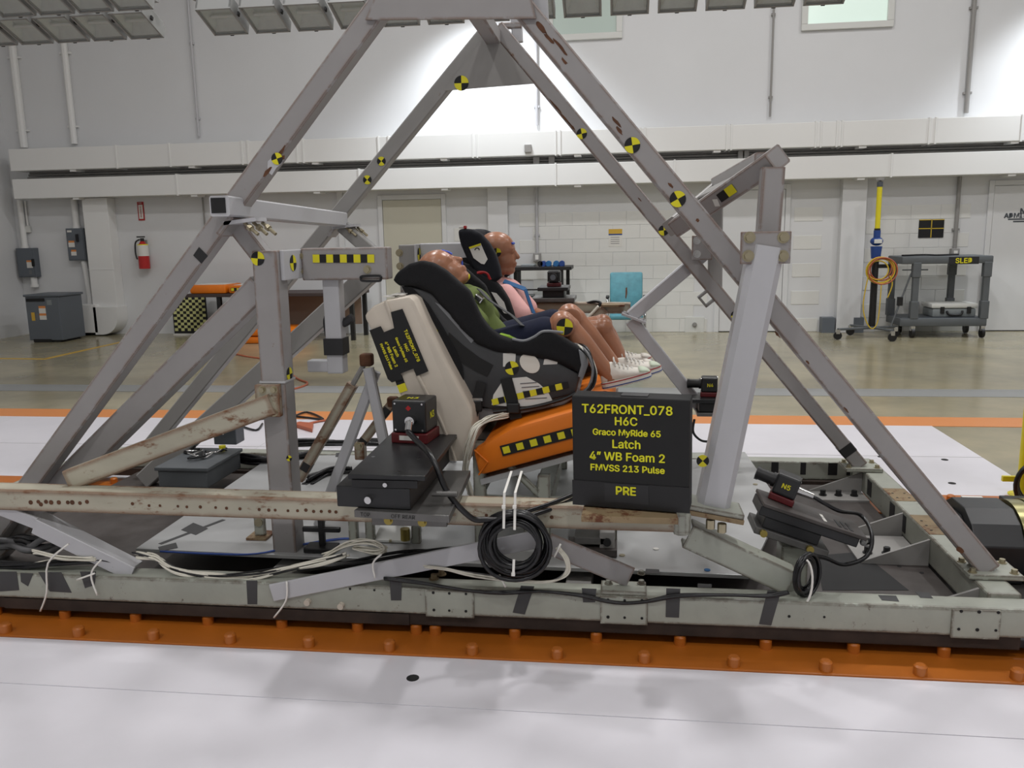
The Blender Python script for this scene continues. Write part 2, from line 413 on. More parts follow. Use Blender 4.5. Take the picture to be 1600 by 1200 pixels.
# high windows of a gallery above
def window(name, x0, x1, z0, gl):
    t = bpy.data.objects.new(name, None); COL.objects.link(t); t.location = (x0, YB, z0); struct(t); ORG[t.name] = V(x0, YB, z0)
    z1 = z0 + 1.1; f = MB(); k = .085
    f.span((x0 - k, YB - .05, z0 - k), (x1 + k, YB, z0), ch=.006); f.span((x0 - k, YB - .05, z1), (x1 + k, YB, z1 + k), ch=.006)
    f.span((x0 - k, YB - .05, z0), (x0, YB, z1), ch=.006); f.span((x1, YB - .05, z0), (x1 + k, YB, z1), ch=.006)
    f.build('window_frame', 'frame_white', t)
    MB().span((x0, YB - .012, z0), (x1, YB, z1)).build('pane', gl, t)
window('window_1', -.96, -.06, 4.30, 'glass_grey')
window('window_2', 2.57, 3.62, 4.28, 'glass_lit')
# long white ducts on the back wall
def duct(z0, z1, yf, seams, label):
    t = thing('wall_duct', label, 'duct', (-9.4, YB, z0))
    MB().span((-9.43, yf, z0), (XR - .02, YB - .002, z1), ch=.006).build('duct_body', 'duct_white', t)
    for px in seams:
        x = P(px, 205 if z0 > 2.5 else 260, Y=yf).x
        MB().span((x - .012, yf - .012, z0 - .012), (x + .012, YB, z1 + .012), ch=.003).build('duct_seam', 'duct_white', t)
    for k in range(9):
        x = -8.4 + k * 1.95
        MB().span((x - .05, yf + .02, z0 - .03), (x + .05, yf + .28, z0)).build('hanger_clip', 'duct_white', t)
    return t
duct(2.60, 2.93, 12.32, (178, 262, 376, 385, 462, 472, 590, 606, 738, 745, 868, 875, 1000, 1008, 1136, 1143, 1275, 1283, 1308, 1316, 1452, 1462, 1596), 'upper of the two long white ducts along the back wall')
duct(2.175, 2.475, 12.32, (274, 560, 868, 1054, 1393), 'lower of the two long white ducts along the back wall')
t = thing('conduit_run', 'grey conduits running in the gap between the two white ducts', 'conduit', (-9, 12.6, 2.5))
for k, z in enumerate((2.50, 2.545, 2.585)):
    MB().cyl((-9.3, 12.52 + .03 * k, z), (XR - .1, 12.52 + .03 * k, z), .017, n=8).build('conduit', 'steel_far', t, smooth=True)
for px in (838, 862, 1158, 1165):
    q = P(px, 237, Y=12.5); MB().box((q.x, 12.5, 2.54), (.09, .07, .11), ch=.006).build('junction_box', 'steel_far', t)
MB().box(P(825, 232, Y=12.30), (.1, .04, .11), ch=.006).build('junction_box', 'steel_far', t)
# vertical pipes on the back wall: (px at its top, py top, py bottom, radius, material, what)
def pipe(px, y0, y1, r, m, label, box=None):
    p = P(px, y0, Y=YB - .04); z0 = P(px, y1, Y=YB - .04).z
    t = thing('wall_conduit', label, 'conduit', (p.x, YB - .04, z0))
    MB().cyl((p.x, YB - .04, z0), (p.x, YB - .04, p.z), r, n=10).build('conduit', m, t, smooth=True)
    k = 0; z = z0 + .25
    while z < p.z - .1:
        MB().span((p.x - r * 1.8, YB - .045, z), (p.x + r * 1.8, YB, z + .03)).build('strap', m, t); z += 1.1
    if box: MB().span((p.x - .055, YB - .09, z0 - .13), (p.x + .055, YB, z0), ch=.008).build('outlet_box', 'steel_far', t); MB().span((p.x - .025, YB - .096, z0 - .1), (p.x + .025, YB - .088, z0 - .03)).build('socket_face', 'white_paper', t)
    return t
pipe(290, -40, 214, .018, 'steel_light', 'thin bright conduit climbing the wall above the fire extinguisher')
pipe(88, -40, 226, .05, 'duct_white', 'white pipe climbing the wall above the taller grey switch box')
pipe(6, -40, 232, .06, 'duct_white', 'thick white pipe in the far left corner above the ducts')
pipe(836, -40, 196, .022, 'steel_light', 'grey conduit climbing the wall behind the apex plate of the frame')
pipe(1211, -40, 182, .015, 'steel_far', 'thin conduit climbing the wall left of the lit window')
pipe(1526, -40, 176, .03, 'steel_far', 'thick grey conduit climbing the wall right of the lit window')
pipe(838, 288, 395, .022, 'steel_light', 'conduit dropping from the duct to a socket above the black workbench', True)
pipe(1500, 275, 388, .026, 'steel_far', 'conduit dropping from the duct to a socket above the grey cart', True)
pipe(316, 304, 400, .014, 'steel_far', 'thin conduit below the ducts beside the near left leg')
# ------------------------------------------------------------------ flood light bank
def flood(loc, label, group):
    t = thing('flood_light', label, 'flood light', loc, group, world=False)
    al = math.atan2(.12, .3); y = V(0, math.cos(al), -math.sin(al)); n = V(0, -math.sin(al), -math.cos(al)); x = V(1, 0, 0); ax = (x, y, n)
    w_, l_ = .295, .34
    MB().box(n * -.075, (w_ - .03, l_ - .03, .012), ax).add([], []).build('reflector', 'reflector', t)
    h = MB()
    for s_ in (-1, 1):
        h.box(x * (s_ * (w_ / 2 - .008)) + n * -.04, (.016, l_, .085), ax); h.box(y * (s_ * (l_ / 2 - .008)) + n * -.04, (w_, .016, .085), ax)
    h.box(n * -.10, (w_ - .02, l_ - .02, .05), ax, ch=.012); h.build('housing', 'lamp_frame', t)
    r = MB()
    r.rings([[n * -.07 + x * (sx * .5) * (w_ - .12) + y * (sy * .5) * (l_ - .2) for sx, sy in ((-1, -1), (1, -1), (1, 1), (-1, 1))], [n * -.01 + x * (sx * .5) * (w_ - .04) + y * (sy * .5) * (l_ - .04) for sx, sy in ((-1, -1), (1, -1), (1, 1), (-1, 1))]], cap=False)
    r.build('reflector_wall', 'reflector', t, fix=False)
    MB().cyl(n * -.045 - x * .1, n * -.045 + x * .1, .012, n=10).build('lamp_tube', 'frame_white', t, smooth=True)
    MB().box(n * .002, (w_ - .03, l_ - .03, .004), ax).build('glass', 'lamp_glass', t)
    fr = MB()
    for s_ in (-1, 1):
        fr.box(x * (s_ * (w_ / 2 - .006)) + n * .006, (.014, l_, .012), ax); fr.box(y * (s_ * (l_ / 2 - .006)) + n * .006, (w_, .014, .012), ax)
    fr.build('bezel', 'lamp_frame', t)
    MB().box(y * (l_ / 2 + .008), (.03, .014, .02), ax).build('latch', 'black_matte', t); MB().box(x * (w_ / 2 + .012) - y * .05 + n * -.02, (.012, .03, .03), ax).build('latch', 'black_matte', t)
    MB().box(n * -.15, (.05, .06, .06), ax, ch=.006).build('bracket', 'lamp_frame', t)
    return t
def copytree(o, parent=None):
    c = o.copy(); COL.objects.link(c); c.parent = parent; ORG[c.name] = ORG.get(o.name, V(0, 0, 0))
    for ch in o.children: copytree(ch, c)
    return c
FY = 6.86; FZ = 3.245
fl0 = None
rows = [(FY, FZ, [-3.215 + .365 * i for i in range(14)], 'right', 'flood lights in the row above the sled'),
        (FY - .02, FZ, [-3.95 - .335 * i for i in range(5)], 'lower', 'flood lights in the lower row of the left bank'),
        (FY - .42, FZ + .12, [-3.80 - .335 * i for i in range(5)], 'upper', 'flood lights in the upper row of the left bank')]
words = ['first', 'second', 'third', 'fourth', 'fifth', 'sixth', 'seventh', 'eighth', 'ninth', 'tenth', 'eleventh', 'twelfth', 'thirteenth', 'fourteenth']
for y, z, X, which, grp in rows:
    for i, x in enumerate(X):
        if which == 'right': lab = '%s unlit glass flood light from the left in the row over the sled' % words[i]
        else: lab = '%s unlit flood light from the right in the %s row of the left bank' % (words[i], which)
        if fl0 is None: o = fl0 = flood((x, y, z), lab, grp)
        else: o = copytree(fl0); o.location = (x, y, z); o['label'] = lab; o['group'] = grp
t = thing('light_rail', 'grey rail carrying the row of flood lights over the sled', 'rail', (-1, FY, FZ + .25)); MB().span((-3.45, FY - .03, FZ + .17), (1.8, FY + .03, FZ + .23)).build('rail', 'lamp_frame', t)
MB().cyl((-2.5, FY, FZ + .2), (-2.5, FY, ROOMZ), .02).build('hanger_rod', 'lamp_frame', t); MB().cyl((1.2, FY, FZ + .2), (1.2, FY, ROOMZ), .02).build('hanger_rod', 'lamp_frame', t)
t = thing('light_rail', 'grey frame carrying the left bank of flood lights', 'rail', (-4.6, FY, FZ + .25)); MB().span((-5.6, FY - .05, FZ + .17), (-3.75, FY + .01, FZ + .23)).build('rail', 'lamp_frame', t)
MB().span((-5.6, FY - .45, FZ + .30), (-3.6, FY - .39, FZ + .36)).build('rail', 'lamp_frame', t)
for x in (-5.2, -4.0): MB().cyl((x, FY - .03, FZ + .2), (x, FY - .03, ROOMZ), .02).build('hanger_rod', 'lamp_frame', t); MB().cyl((x, FY - .42, FZ + .33), (x, FY - .42, ROOMZ), .02).build('hanger_rod', 'lamp_frame', t)
# ================================================================== the sled
S = thing('test_sled', 'long grey steel crash test sled with a tall pyramid frame', 'test sled', (-.6, 3.8, .012))
RY0, RY1, RZ0, RZ1 = 2.86, 2.96, .10, .205         # near rail
FY0, FY1 = 4.72, 4.82                              # far rail
def bar(name, p, q, wd, ht, m='steel', up=(0, 1, 0), r=.006, par=None):
    return MB().bar(p, q, wd, ht, up, r).build(name, m, par or S)
def pb(name, a, Ya, b, Yb, wd, ht=None, m='steel', up=(0, 1, 0), e0=0., e1=0., r=.006, par=None):
    """square tube whose centre line runs through two picture points at given depths, lengthened by e0/e1"""
    p = P(*a, Y=Ya); q = P(*b, Y=Yb); d = (q - p).normalized()
    return bar(name, p - d * e0, q + d * e1, wd, ht or wd, m, up, r, par)
def patch(name, pts, Y, m, par, th=.0012):
    """thin flat piece on a face towards the camera: picture points on the plane Y"""
    return MB().prism([P(*p, Y=Y) for p in pts], (0, -th, 0)).build(name, m, par)
def dots(name, pts, Y, r, m, par):
    for p in pts:
        c = P(*p, Y=Y); MB().cyl(c, c + V(0, -.0012, 0), r * random.uniform(.85, 1.15), n=10).build(name, m, par)
# rails and skids
nr = MB().span((-3.4, RY0, RZ0), (1.5, RY1, RZ1), ch=.008).build('near_rail', 'steel_pale', S)
MB().span((-3.4, RY0 + .012, .05), (1.38, RY1 + .1, RZ0), ch=.004).build('skid_bar', 'skid', S)
MB().span((-2.45, RY0 + .004, .052), (-.78, RY0 + .014, RZ0 - .004)).build('skid_shim', 'skid', S)
fr_ = MB().span((-3.4, FY0, RZ0), (1.42, FY1, RZ1), ch=.008).build('far_rail', 'steel_pale', S)
MB().span((-3.4, FY0 - .02, .05), (1.38, FY1, RZ0), ch=.004).build('skid_bar', 'skid', S)
xb = MB().span((1.30, RY1 + .002, RZ0 - .005), (1.415, FY0 - .002, RZ1 + .012), ch=.008).build('front_crossbeam', 'steel_pale', S)
MB().span((-3.3, RY1 + .002, RZ0), (-3.19, FY0 - .002, RZ1), ch=.008).build('rear_crossbeam', 'steel_pale', S)
for x in (-1.4, -.2): MB().span((x, RY1 + .002, .09), (x + .1, FY0 - .002, .175), ch=.006).build('inner_crossbeam', 'steel_far', S)
# tapes, holes and doubler plates on the near rail
yq = RY0 - .0006
for q in ([(0, 893), (26, 893), (30, 922), (0, 924)], [(32, 895), (52, 896), (44, 916), (33, 909)], [(60, 894), (96, 894), (112, 926), (78, 924)], [(125, 893), (150, 893), (148, 914), (133, 919)],
          [(385, 907), (402, 907), (402, 944), (387, 944)], [(609, 905), (628, 906), (627, 938), (611, 938)], [(814, 915), (835, 916), (820, 960), (801, 957)], [(909, 919), (932, 920), (930, 941), (911, 941)],
          [(1041, 919), (1063, 920), (1061, 965), (1040, 964)], [(1199, 923), (1220, 925), (1205, 977), (1186, 975)]):
    patch('tape_patch', q, yq, 'grey_tape', nr)
for x0, x1 in ((665, 741), (938, 1012), (1488, 1565)):
    a = P(x0, 940, Y=RY0); b = P(x1, 940, Y=RY0); MB().span((a.x, RY0 - .008, RZ0 - .004), (b.x, RY0 - .0002, RZ1 - .003), ch=.002).build('doubler_plate', 'steel_pale', nr)
dots('rail_hole', ((547, 920), (585, 922), (1233, 963), (1288, 964)), RY0 - .0006, .005, 'black_matte', nr)
dots('rail_hole', ((677, 926), (702, 927), (728, 928), (678, 953), (702, 954), (728, 955), (950, 937), (976, 938), (1003, 938), (950, 964), (976, 965), (1003, 966), (1502, 955), (1530, 956), (1560, 957), (1498, 983), (1527, 984), (1556, 985)), RY0 - .0086, .0055, 'black_matte', nr)
for q in ([(1372, 930), (1400, 931), (1405, 940), (1378, 938)], [(1430, 925), (1450, 926), (1458, 935), (1438, 934)], [(1090, 912), (1112, 913), (1112, 919), (1090, 918)]):
    MB().prism([P(*p, Z=RZ1 + .0004) for p in q], (0, 0, .001)).build('tape_patch', 'grey_tape', nr)
# aluminium floor plate and dark base plate
pl = MB().prism([P(*p, Z=.222) for p in ((212, 857), (1170, 899), (1222, 790), (1164, 706), (425, 712))], (0, 0, -.016)).build('deck_plate', 'aluminium', S, bevel=.002)
MB().span((-2.95, 3.06, .075), (1.295, 4.66, .09)).build('base_plate', 'dark_plate', S)
MB().prism([P(*p, Z=.0915) for p in ((1285, 922), (1420, 922), (1345, 862), (1275, 868))], (0, 0, -.001)).build('pocket_shade', 'black_matte', S)  # flat black patch: the darkness inside an open pocket, painted on the base plate
for q in ((1395, 855), (1405, 885), (1425, 870), (1380, 860), (1440, 895), (1455, 885), (1372, 880)):
    c = P(*q, Z=.0905); MB().cyl(c, c + V(0, 0, .001), .009, n=10).build('plate_hole', 'black_matte', S)
for q in ((1025, 858, 'white_paper'), (972, 868, 'zinc'), (275, 742, 'chrome'), (1262, 775, 'zinc'), (1180, 757, 'zinc'), (1154, 715, 'zinc'), (1105, 891, 'cable_blue')):
    c = P(q[0], q[1], Z=.2225); MB().cyl(c, c + V(0, 0, .003), .012, n=12).build('deck_screw', q[2] if q[2] != 'cable_blue' else 'belt_blue', pl)
for q in ([(283, 828), (302, 817), (325, 826), (306, 836)], [(247, 855), (275, 848), (278, 856), (250, 862)], [(957, 880), (975, 880), (977, 892), (958, 891)], [(1009, 889), (1030, 890), (1031, 897), (1008, 896)], [(525, 708), (541, 707), (538, 714), (524, 714)]):
    MB().prism([P(*p, Z=.2225) for p in q], (0, 0, .0012)).build('tape_patch', 'grey_tape', pl)
a, b = P(250, 850, Z=.2226), P(350, 812, Z=.2226); MB().bar(a, b, .022, .0015, (0, 0, 1), .0003).build('tape_line', 'grey_tape', pl)
# gussets standing between the base plate and the front crossbeam
for yy in (3.03, 3.52, 3.86, 4.52):
    MB().prism([(1.299, yy, .205), (1.299, yy, .09), (1.03, yy, .09), (1.03, yy, .10)], (0, .012, 0)).build('gusset', 'steel_far', S)
for yy in (3.54, 4.36):
    MB().span((1.02, yy, .09), (1.297, yy + .3 if yy < 4 else yy + .15, .1)).build('gusset_foot', 'steel_far', S)
    for dx in (1.08, 1.16, 1.24): bolt((dx, yy + .08, .1), (0, 0, 1), .014, .03, S, 'black')
for q in ([(1399, 752), (1412, 757), (1410, 775), (1401, 780)],): pass
for yy, m in ((4.35, 'black_tape'), (3.82, 'black_tape'), (3.98, 'black_tape')): MB().span((1.2975, yy, .12), (1.2995, yy + .07, .2)).build('tape_patch', m, xb)
for yy, dy in ((4.0, .2), (3.55, .25)): MB().span((1.305, yy, .2172), (1.41, yy + dy, .2185)).build('bolt_plate', 'rust_plate', xb)
for yy in (3.6, 3.66, 3.72, 4.05, 4.12): 
    for xx in (1.33, 1.385): MB().cyl((xx, yy, .218), (xx, yy, .2192), .006, n=8).build('hole', 'black_matte', xb)
for x0, x1, mm in ((.86, .90, 'black_tape'), (1.02, 1.05, 'black_tape'), (1.17, 1.22, 'black_tape'), (1.27, 1.29, 'black_tape')): MB().span((x0, FY0 - .0012, .13), (x1, FY0 - .0002, .2)).build('tape_patch', mm, fr_)
# pyramid frame: near A, far A
NY, FA = 3.15, 4.55
def leg(name, a, b, Y, zb, zt, wd, m='steel'):
    p = P(*a, Y=Y); q = P(*b, Y=Y); d = (q - p) / (q.z - p.z)
    lo = p + d * (zb - p.z); hi = p + d * (zt - p.z)
    return bar(name, lo, hi, wd, wd, m), lo, hi
nl, nl0, nl1 = leg('near_rear_leg', (588, 20), (318, 390), NY, .205, 2.62, .08)
nf, nf0, nf1 = leg('near_front_leg', (848, 50), (1163, 430), NY, .238, 2.62, .078)
flr, fl0_, fl1_ = leg('far_rear_leg', (745, 72), (590, 262), FA, .205, 2.55, .08, 'steel_far')
flf, ff0, ff1 = leg('far_front_leg', (792, 62), (1035, 355), FA, .238, 2.55, .075)
for c, y in ((nf0, NY), (ff0, FA)):
    MB().box((c.x + .005, y, .2285), (.19, .15, .02), ch=.003).build('leg_foot', 'steel_pale', S)
    for dx in (-.07, .075):
        for dy in (-.05, .05): bolt((c.x + dx, y + dy, .2385), (0, 0, 1), .011, .016, S)
# plates and bars at the top
MB().prism([P(*p, Y=3.106) for p in ((572, 32), (838, 30), (800, -130), (640, -130))], (0, -.012, 0)).build('apex_plate', 'steel', S)
MB().prism([P(*p, Y=4.50) for p in ((766, 48), (694, 142), (834, 131))], (0, -.012, 0)).build('apex_plate', 'steel_far', S)
ap_n = (nl1 + nf1) / 2; ap_f = (fl1_ + ff1) / 2
bar('ridge_bar', (ap_f.x, NY + .05, 2.50), (ap_f.x, FA - .03, 2.50), .075, .075, 'steel', (0, 0, 1))
pb('apex_post', (846, 48), 3.22, (841, -60), 3.22, .055, .055, 'steel_light')
pb('apex_post', (809, 66), 4.62, (806, 20), 4.62, .055, .055, 'steel_light')
pb('apex_bar', (780, 41), 4.6, (815, 40), 4.6, .03, .03, 'steel')
# stickers on the legs
def ontgt(px, py, Y, r, par, turn=0): target(P(px, py, Y=Y), (0, -1, 0), r, par, turn=turn)
yN = NY - .0415; yF = FA - .0405
ontgt(988, 227, NY - .0395, .028, nf, .15); ontgt(1059, 311, NY - .0395, .029, nf, .5); ontgt(433, 248, yN, .022, nl, .3)
ontgt(909, 209, FA - .038, .027, flf, .2); ontgt(1037, 360, FA - .038, .027, flf, .1); ontgt(1148, 492, FA - .038, .02, flf, .3)
ontgt(596, 252, yF, .024, flr, .8); ontgt(574, 281, yF, .024, flr, .8); ontgt(721, 130, 4.487, .038, S, 0)
for q, Y, par in (([(311, 386), (325, 400), (315, 412), (302, 399)], yN - .0004, nl),):
    patch('tape_patch', q, Y, 'black_tape', par)
lo = ff0 + (ff1 - ff0).normalized() * .09; bar('tape_wrap', lo, lo + (ff1 - ff0).normalized() * .055, .079, .079, 'black_tape', par=flf)
# square ring welded under the far front leg
c = P(1104, 466, Y=FA); d = (ff1 - ff0).normalized(); e = V(0, 1, 0).cross(d)
rg = MB()
for s_ in (-1, 1): rg.bar(c + e * (.028 * s_) - d * .035, c + e * (.028 * s_) + d * .035, .012, .06, r=.003); rg.bar(c + d * (.03 * s_) - e * .03, c + d * (.03 * s_) + e * .03, .012, .06, r=.003)
rg.build('welded_ring', 'steel_far', S)
# cross tube between the rear legs
ct = pb('cross_tube', (343, 322), 2.98, (530, 343), 4.46, .075, .075, 'steel_light', up=(0, 0, 1), e1=.03)
c = P(341, 321, Y=2.978); MB().box(c, (.055, .004, .055)).build('tube_mouth', 'black_matte', S)
for (px, py), Y, k in (((372, 340), 3.10, 1.), ((533, 350), 4.5, 1.)):
    c = P(px, py, Y=Y); d = (nl1 - nl0).normalized(); e = V(0, 1, 0).cross(d)
    MB().box(c + V(.03, -.005, -.015), (.13, .10, .014), (V(.96, 0, .1).normalized(), V(0, 1, 0), V(-.1, 0, .96).normalized())).build('clamp_plate', 'steel_light', S)
    MB().box(c + V(-.03, 0, -.03), (.02, .11, .09), (e, V(0, 1, 0), d)).build('clamp_plate', 'steel', S)
    for i, dy in enumerate((-.035, .0, .035)):
        p = c + V(.04 + .02 * i, dy, -.02); MB().cyl(p, p + V(.06, -.02, -.045), .007, n=8).cyl(p + V(.02, -.007, -.015), p + V(.032, -.011, -.024), .013, n=6).build('clamp_bolt', 'zinc', S)
# rear seat-belt tower: near post, bracket beam, braces
PX = P(420, 640, Y=3.12).x
np_ = MB().span((-1.415, 3.12, .205), (-1.315, 3.22, 1.452), ch=.006).build('near_post', 'steel', S)
fp_ = MB().span((-1.16, 4.36, .205), (-1.06, 4.46, 1.452), ch=.006).build('far_post', 'steel_far', S)
pb('near_brace', (100, 755), 3.24, (412, 446), 3.2, .1, .1, 'steel', e0=.55)
pb('far_brace', (300, 683), 4.4, (578, 428), 4.4, .1, .1, 'steel_far', e0=.4)
pb('knee_brace', (372, 352), 3.17, (408, 398), 3.17, .07, .07, 'steel', e0=.02, e1=.02)
pb('knee_brace', (541, 358), 4.5, (600, 410), 4.45, .07, .07, 'steel_far', e0=.02)
bp_ = MB().span((-1.315, 3.15, 1.335), (-1.298, 3.35, 1.452), ch=.003).build('side_plate', 'steel_light', S)
bb = MB().span((-1.298, 3.33, 1.325), (-.935, 3.41, 1.456), ch=.006).build('belt_beam', 'steel', S)
strip(P(489, 404, Y=3.329), P(585, 404, Y=3.329), (0, -1, 0), .033, 9, bb)
for q in ((468, 400), (468, 424)): bolt(P(*q, Y=3.33), (0, -1, 0), .011, .012, bb)
dr = MB().span((-1.225, 3.36, .93), (-1.155, 3.43, 1.33), ch=.005).build('belt_drop_post', 'steel_light', S)
MB().span((-1.232, 3.352, 1.01), (-1.148, 3.436, 1.08)).build('tape_wrap', 'black_tape', dr)
MB().span((-1.315, 3.367, .935), (-1.2, 3.423, .985), ch=.005).build('belt_drop_arm', 'steel_light', S)
ring = spline([P(x, y, Y=3.322) for x, y in ((566, 432), (592, 431), (595, 435), (592, 439), (567, 439), (564, 435))], 4, True)
MB().tube(ring, .005, 6, True).build('belt_ring', 'black', S, smooth=True)
bolt(P(574, 421, Y=3.33), (0, -1, 0), .012, .012, bb)
wb_ = spline([P(x, y, Y=3.4) for x, y in ((514, 525), (511, 500), (520, 486), (528, 492), (535, 505), (548, 498), (552, 496))], 5)
MB().tube(wb_, [.018] * len(wb_), 6).build('belt_strap', 'black_tape', S)
target(P(403, 404, Y=3.12), (0, -1, 0), .027, np_, turn=-.1); text('03', P(399, 398, Y=3.118), (0, -1, 0), .016, 'black_matte', np_)
target((-1.298, 3.24, 1.40), (1, 0, 0), .032, bp_); target((-1.315, 3.17, .96), (1, 0, 0), .028, np_)
# far side bracket beam and plate seen behind the seats
MB().span((-1.06, 4.30, 1.33), (-1.045, 4.42, 1.455), ch=.003).build('side_plate', 'steel_light', S)
fb = MB().span((-1.045, 4.36, 1.1), (-.70, 4.40, 1.458), ch=.006).build('far_belt_plate', 'steel_light', S)
for q in ((624, 395), (625, 416)): bolt(P(*q, Y=4.36), (0, -1, 0), .014, .014, fb)
target((-1.045, 4.34, 1.40), (1, 0, 0), .035, fb)
# sloping strut from post to the beam
pb('sloping_strut', (428, 630), 3.10, (112, 748), 2.99, .085, .085, 'steel_rusty', up=(0, 1, 0), e0=0)
br = MB().span((-1.43, 3.09, .80), (-1.33, 3.12, .93), ch=.004).build('strut_bracket', 'steel_rusty', S)
for q in ((410, 609), (428, 609), (428, 645)): bolt(P(*q, Y=3.09), (0, -1, 0), .011, .014, br)
c = P(420, 597, Y=3.12); MB().span((-1.418, 3.115, c.z - .004), (-1.312, 3.225, c.z + .004)).build('weld_line', 'steel_light', np_)
target(P(452, 716, Y=3.119) + V(.09, 0, 0) * 0, (0, -1, 0), .012, np_, turn=.3)
# upper rusty beam and its struts
BA, BB = P(-330, 771, Y=2.88) + V(0, .05, 0), P(1062, 815, Y=2.88) + V(0, .05, 0)
ub = bar('upper_beam', BA, BB, .085, .1, 'steel_rusty')
bdir = (BB - BA).normalized()
def beamface(px, py): return P(px, py, Y=2.8796)
dots('rust_spot', ((207, 787), (233, 790), (250, 790), (278, 791), (292, 792), (313, 792), (337, 793), (354, 794), (375, 795)), 2.8796, .006, 'rust', ub)
dots('rust_spot', ((405, 796), (420, 797), (430, 797), (450, 798), (465, 798), (478, 797), (490, 799), (502, 799), (515, 799), (525, 800), (760, 805), (862, 808)), 2.8796, .0065, 'rust', ub)
dots('rust_spot', ((48, 785), (60, 784), (64, 788), (72, 784), (80, 785), (92, 785), (106, 785), (113, 785), (125, 786), (136, 784)), 2.8796, .0085, 'rust', ub)
# angle strut under the left end
a, b = P(62, 806, Y=2.93), P(214, 884, Y=2.93)
bar('angle_strut', a, b, .012, .075, 'steel_light', up=(0, 1, 0), r=.002)
bar('angle_strut', a + V(0, -.036, -.03), b + V(0, -.036, -.02), .065, .010, 'steel_light', up=(0, 1, 0), r=.002)
a, b = P(-40, 780, Y=2.9), P(58, 818, Y=2.9); bar('angle_strut', a, b, .05, .012, 'steel_light', up=(0, 1, 0), r=.002)
# flat strut from the front of the rail up to the beam, and the other side of it
a, b = P(425, 926, Y=2.852), P(840, 842, Y=2.875); fs = bar('flat_strut', a, b, .068, .012, 'steel_light', up=(0, 1, 0), r=.002)
for q in ((482, 939), (534, 945)): MB().cyl(P(*q, Y=2.86), P(*q, Y=2.86) + V(0, -.02, 0), .012, n=10).build('bolt_end', 'cream_vinyl', nr)
a, b = P(855, 848, Y=2.90), P(985, 902, Y=2.92); bar('flat_strut', a, b, .08, .012, 'steel', up=(0, 1, 0), r=.002)
MB().span((P(940, 0, Y=2.9).x, 2.862, RZ1), (P(1010, 900, Y=2.9).x, 2.958, RZ1 + .014), ch=.002).build('strut_foot', 'steel_pale', S)
for q in ((951, 912), (1002, 912), (1002, 897)): c = P(*q, Z=.2195); bolt(c, (0, 0, 1), .011, .014, S, 'steel_pale')
for q in ((678, 905), (690, 898)): c = P(*q, Z=RZ1); bolt(c, (0, 0, 1), .013, .02, S, 'rust_plate')
# channel strut at the right end of the beam, plates and the leaning pole
a, b = P(1075, 838, Y=2.94), P(1236, 912, Y=2.94); ch = bar('channel_strut', a, b, .09, .012, 'steel_pale', up=(0, 1, 0), r=.002)
ax_ = (b - a).normalized(); nn = V(0, 1, 0).cross(ax_)
bar('channel_strut_flange', a + nn * -.042 + V(0, .035, 0), b + nn * -.042 + V(0, .035, 0), .01, .08, 'steel_pale', up=(0, 1, 0), r=.002, par=ch)
bar('channel_strut_flange', a + nn * .042 + V(0, .035, 0), b + nn * .042 + V(0, .035, 0), .01, .08, 'steel_pale', up=(0, 1, 0), r=.002, par=ch)
c = P(1060, 818, Y=2.88); MB().span((c.x - .02, 2.872, c.z - .05), (c.x + .045, 2.985, c.z + .05), ch=.02).build('beam_end_cap', 'steel_pale', S)
c = P(1112, 800, Y=2.93); T_ = (V(.985, 0, -.17).normalized(), V(0, 1, 0), V(.17, 0, .985).normalized())
MB().box(c + V(.01, .03, .012), (.2, .14, .018), T_, ch=.003).build('pole_flange', 'steel_pale', S); MB().box(c + V(.01, .03, -.008), (.2, .14, .018), T_, ch=.003).build('pole_flange', 'rust_plate', S)
for q in ((1110, 817), (1128, 823)): p = P(*q, Y=2.90); MB().cyl(p + V(0, 0, -.02), p + V(0, 0, .012), .016, n=8).build('flange_bolt', 'zinc', S)
po = pb('leaning_pole', (1112, 792), 2.98, (1197, 384), 2.98, .115, .115, 'steel_light', r=.02, e1=.0)
target(P(1098, 720, Y=2.921), (0, -1, 0), .022, po, turn=math.pi / 4, sx=1.)
# front frame: near and far posts, slanted beams, bolted plates
CX = P(1200, 384, Y=2.94)
fpn = pb('front_post', (1197, 400), 3.04, (1207, 262), 3.04, .075, .075, 'steel')
MB().box(P(1196, 387, Y=2.935), (.165, .014, .108), ch=.003).build('flange_plate', 'steel', S)
for q in ((1171, 371), (1224, 371), (1169, 400), (1223, 400)): bolt(P(*q, Y=2.928), (0, -1, 0), .014, .014, S, 'zinc')
q0, q1 = P(1207, 252, Y=3.06), P(1060, 353, Y=3.62); dY = V(0, 1.5, 0)
sb = bar('slanted_beam', q0 - (q1 - q0).normalized() * .03, q1, .075, .075, 'steel')
n_ = V(0, 1, 0) - (q1 - q0).normalized() * (q1 - q0).normalized().y; n_ = -n_.normalized()
def onb(px, py):
    d = ray(px, py); o_ = V(0, 0, H); c_ = q0 + n_ * .0382; return o_ + d * ((c_ - o_).dot(n_) / d.dot(n_))
strip(onb(1124, 310), onb(1148, 293), n_, .035, 2, sb, first=1)
tx, tu, tn = frame(n_); MB().box(onb(1119, 317), (.026, .03, .001), (tx, tu, tn)).build('paper_tag', 'white_paper', sb)
q2, q3_ = q0 + V(0, 1.5, 0), q1 + V(0, .45, 0)
bar('slanted_beam', q2, q3_, .075, .075, 'steel_far')
bar('front_header', q0 + V(-.02, .04, .0), q0 + V(-.02, 1.46, 0), .07, .07, 'steel', (0, 0, 1))
MB().prism([q0.lerp(q1, .28) + V(0, .05, .03), q2.lerp(q3_, .28) + V(0, -.04, .03), q2.lerp(q3_, .5) + V(0, -.04, .03), q0.lerp(q1, .5) + V(0, .05, .03)], (0, 0, .008)).build('slanted_web', 'steel_far', S)
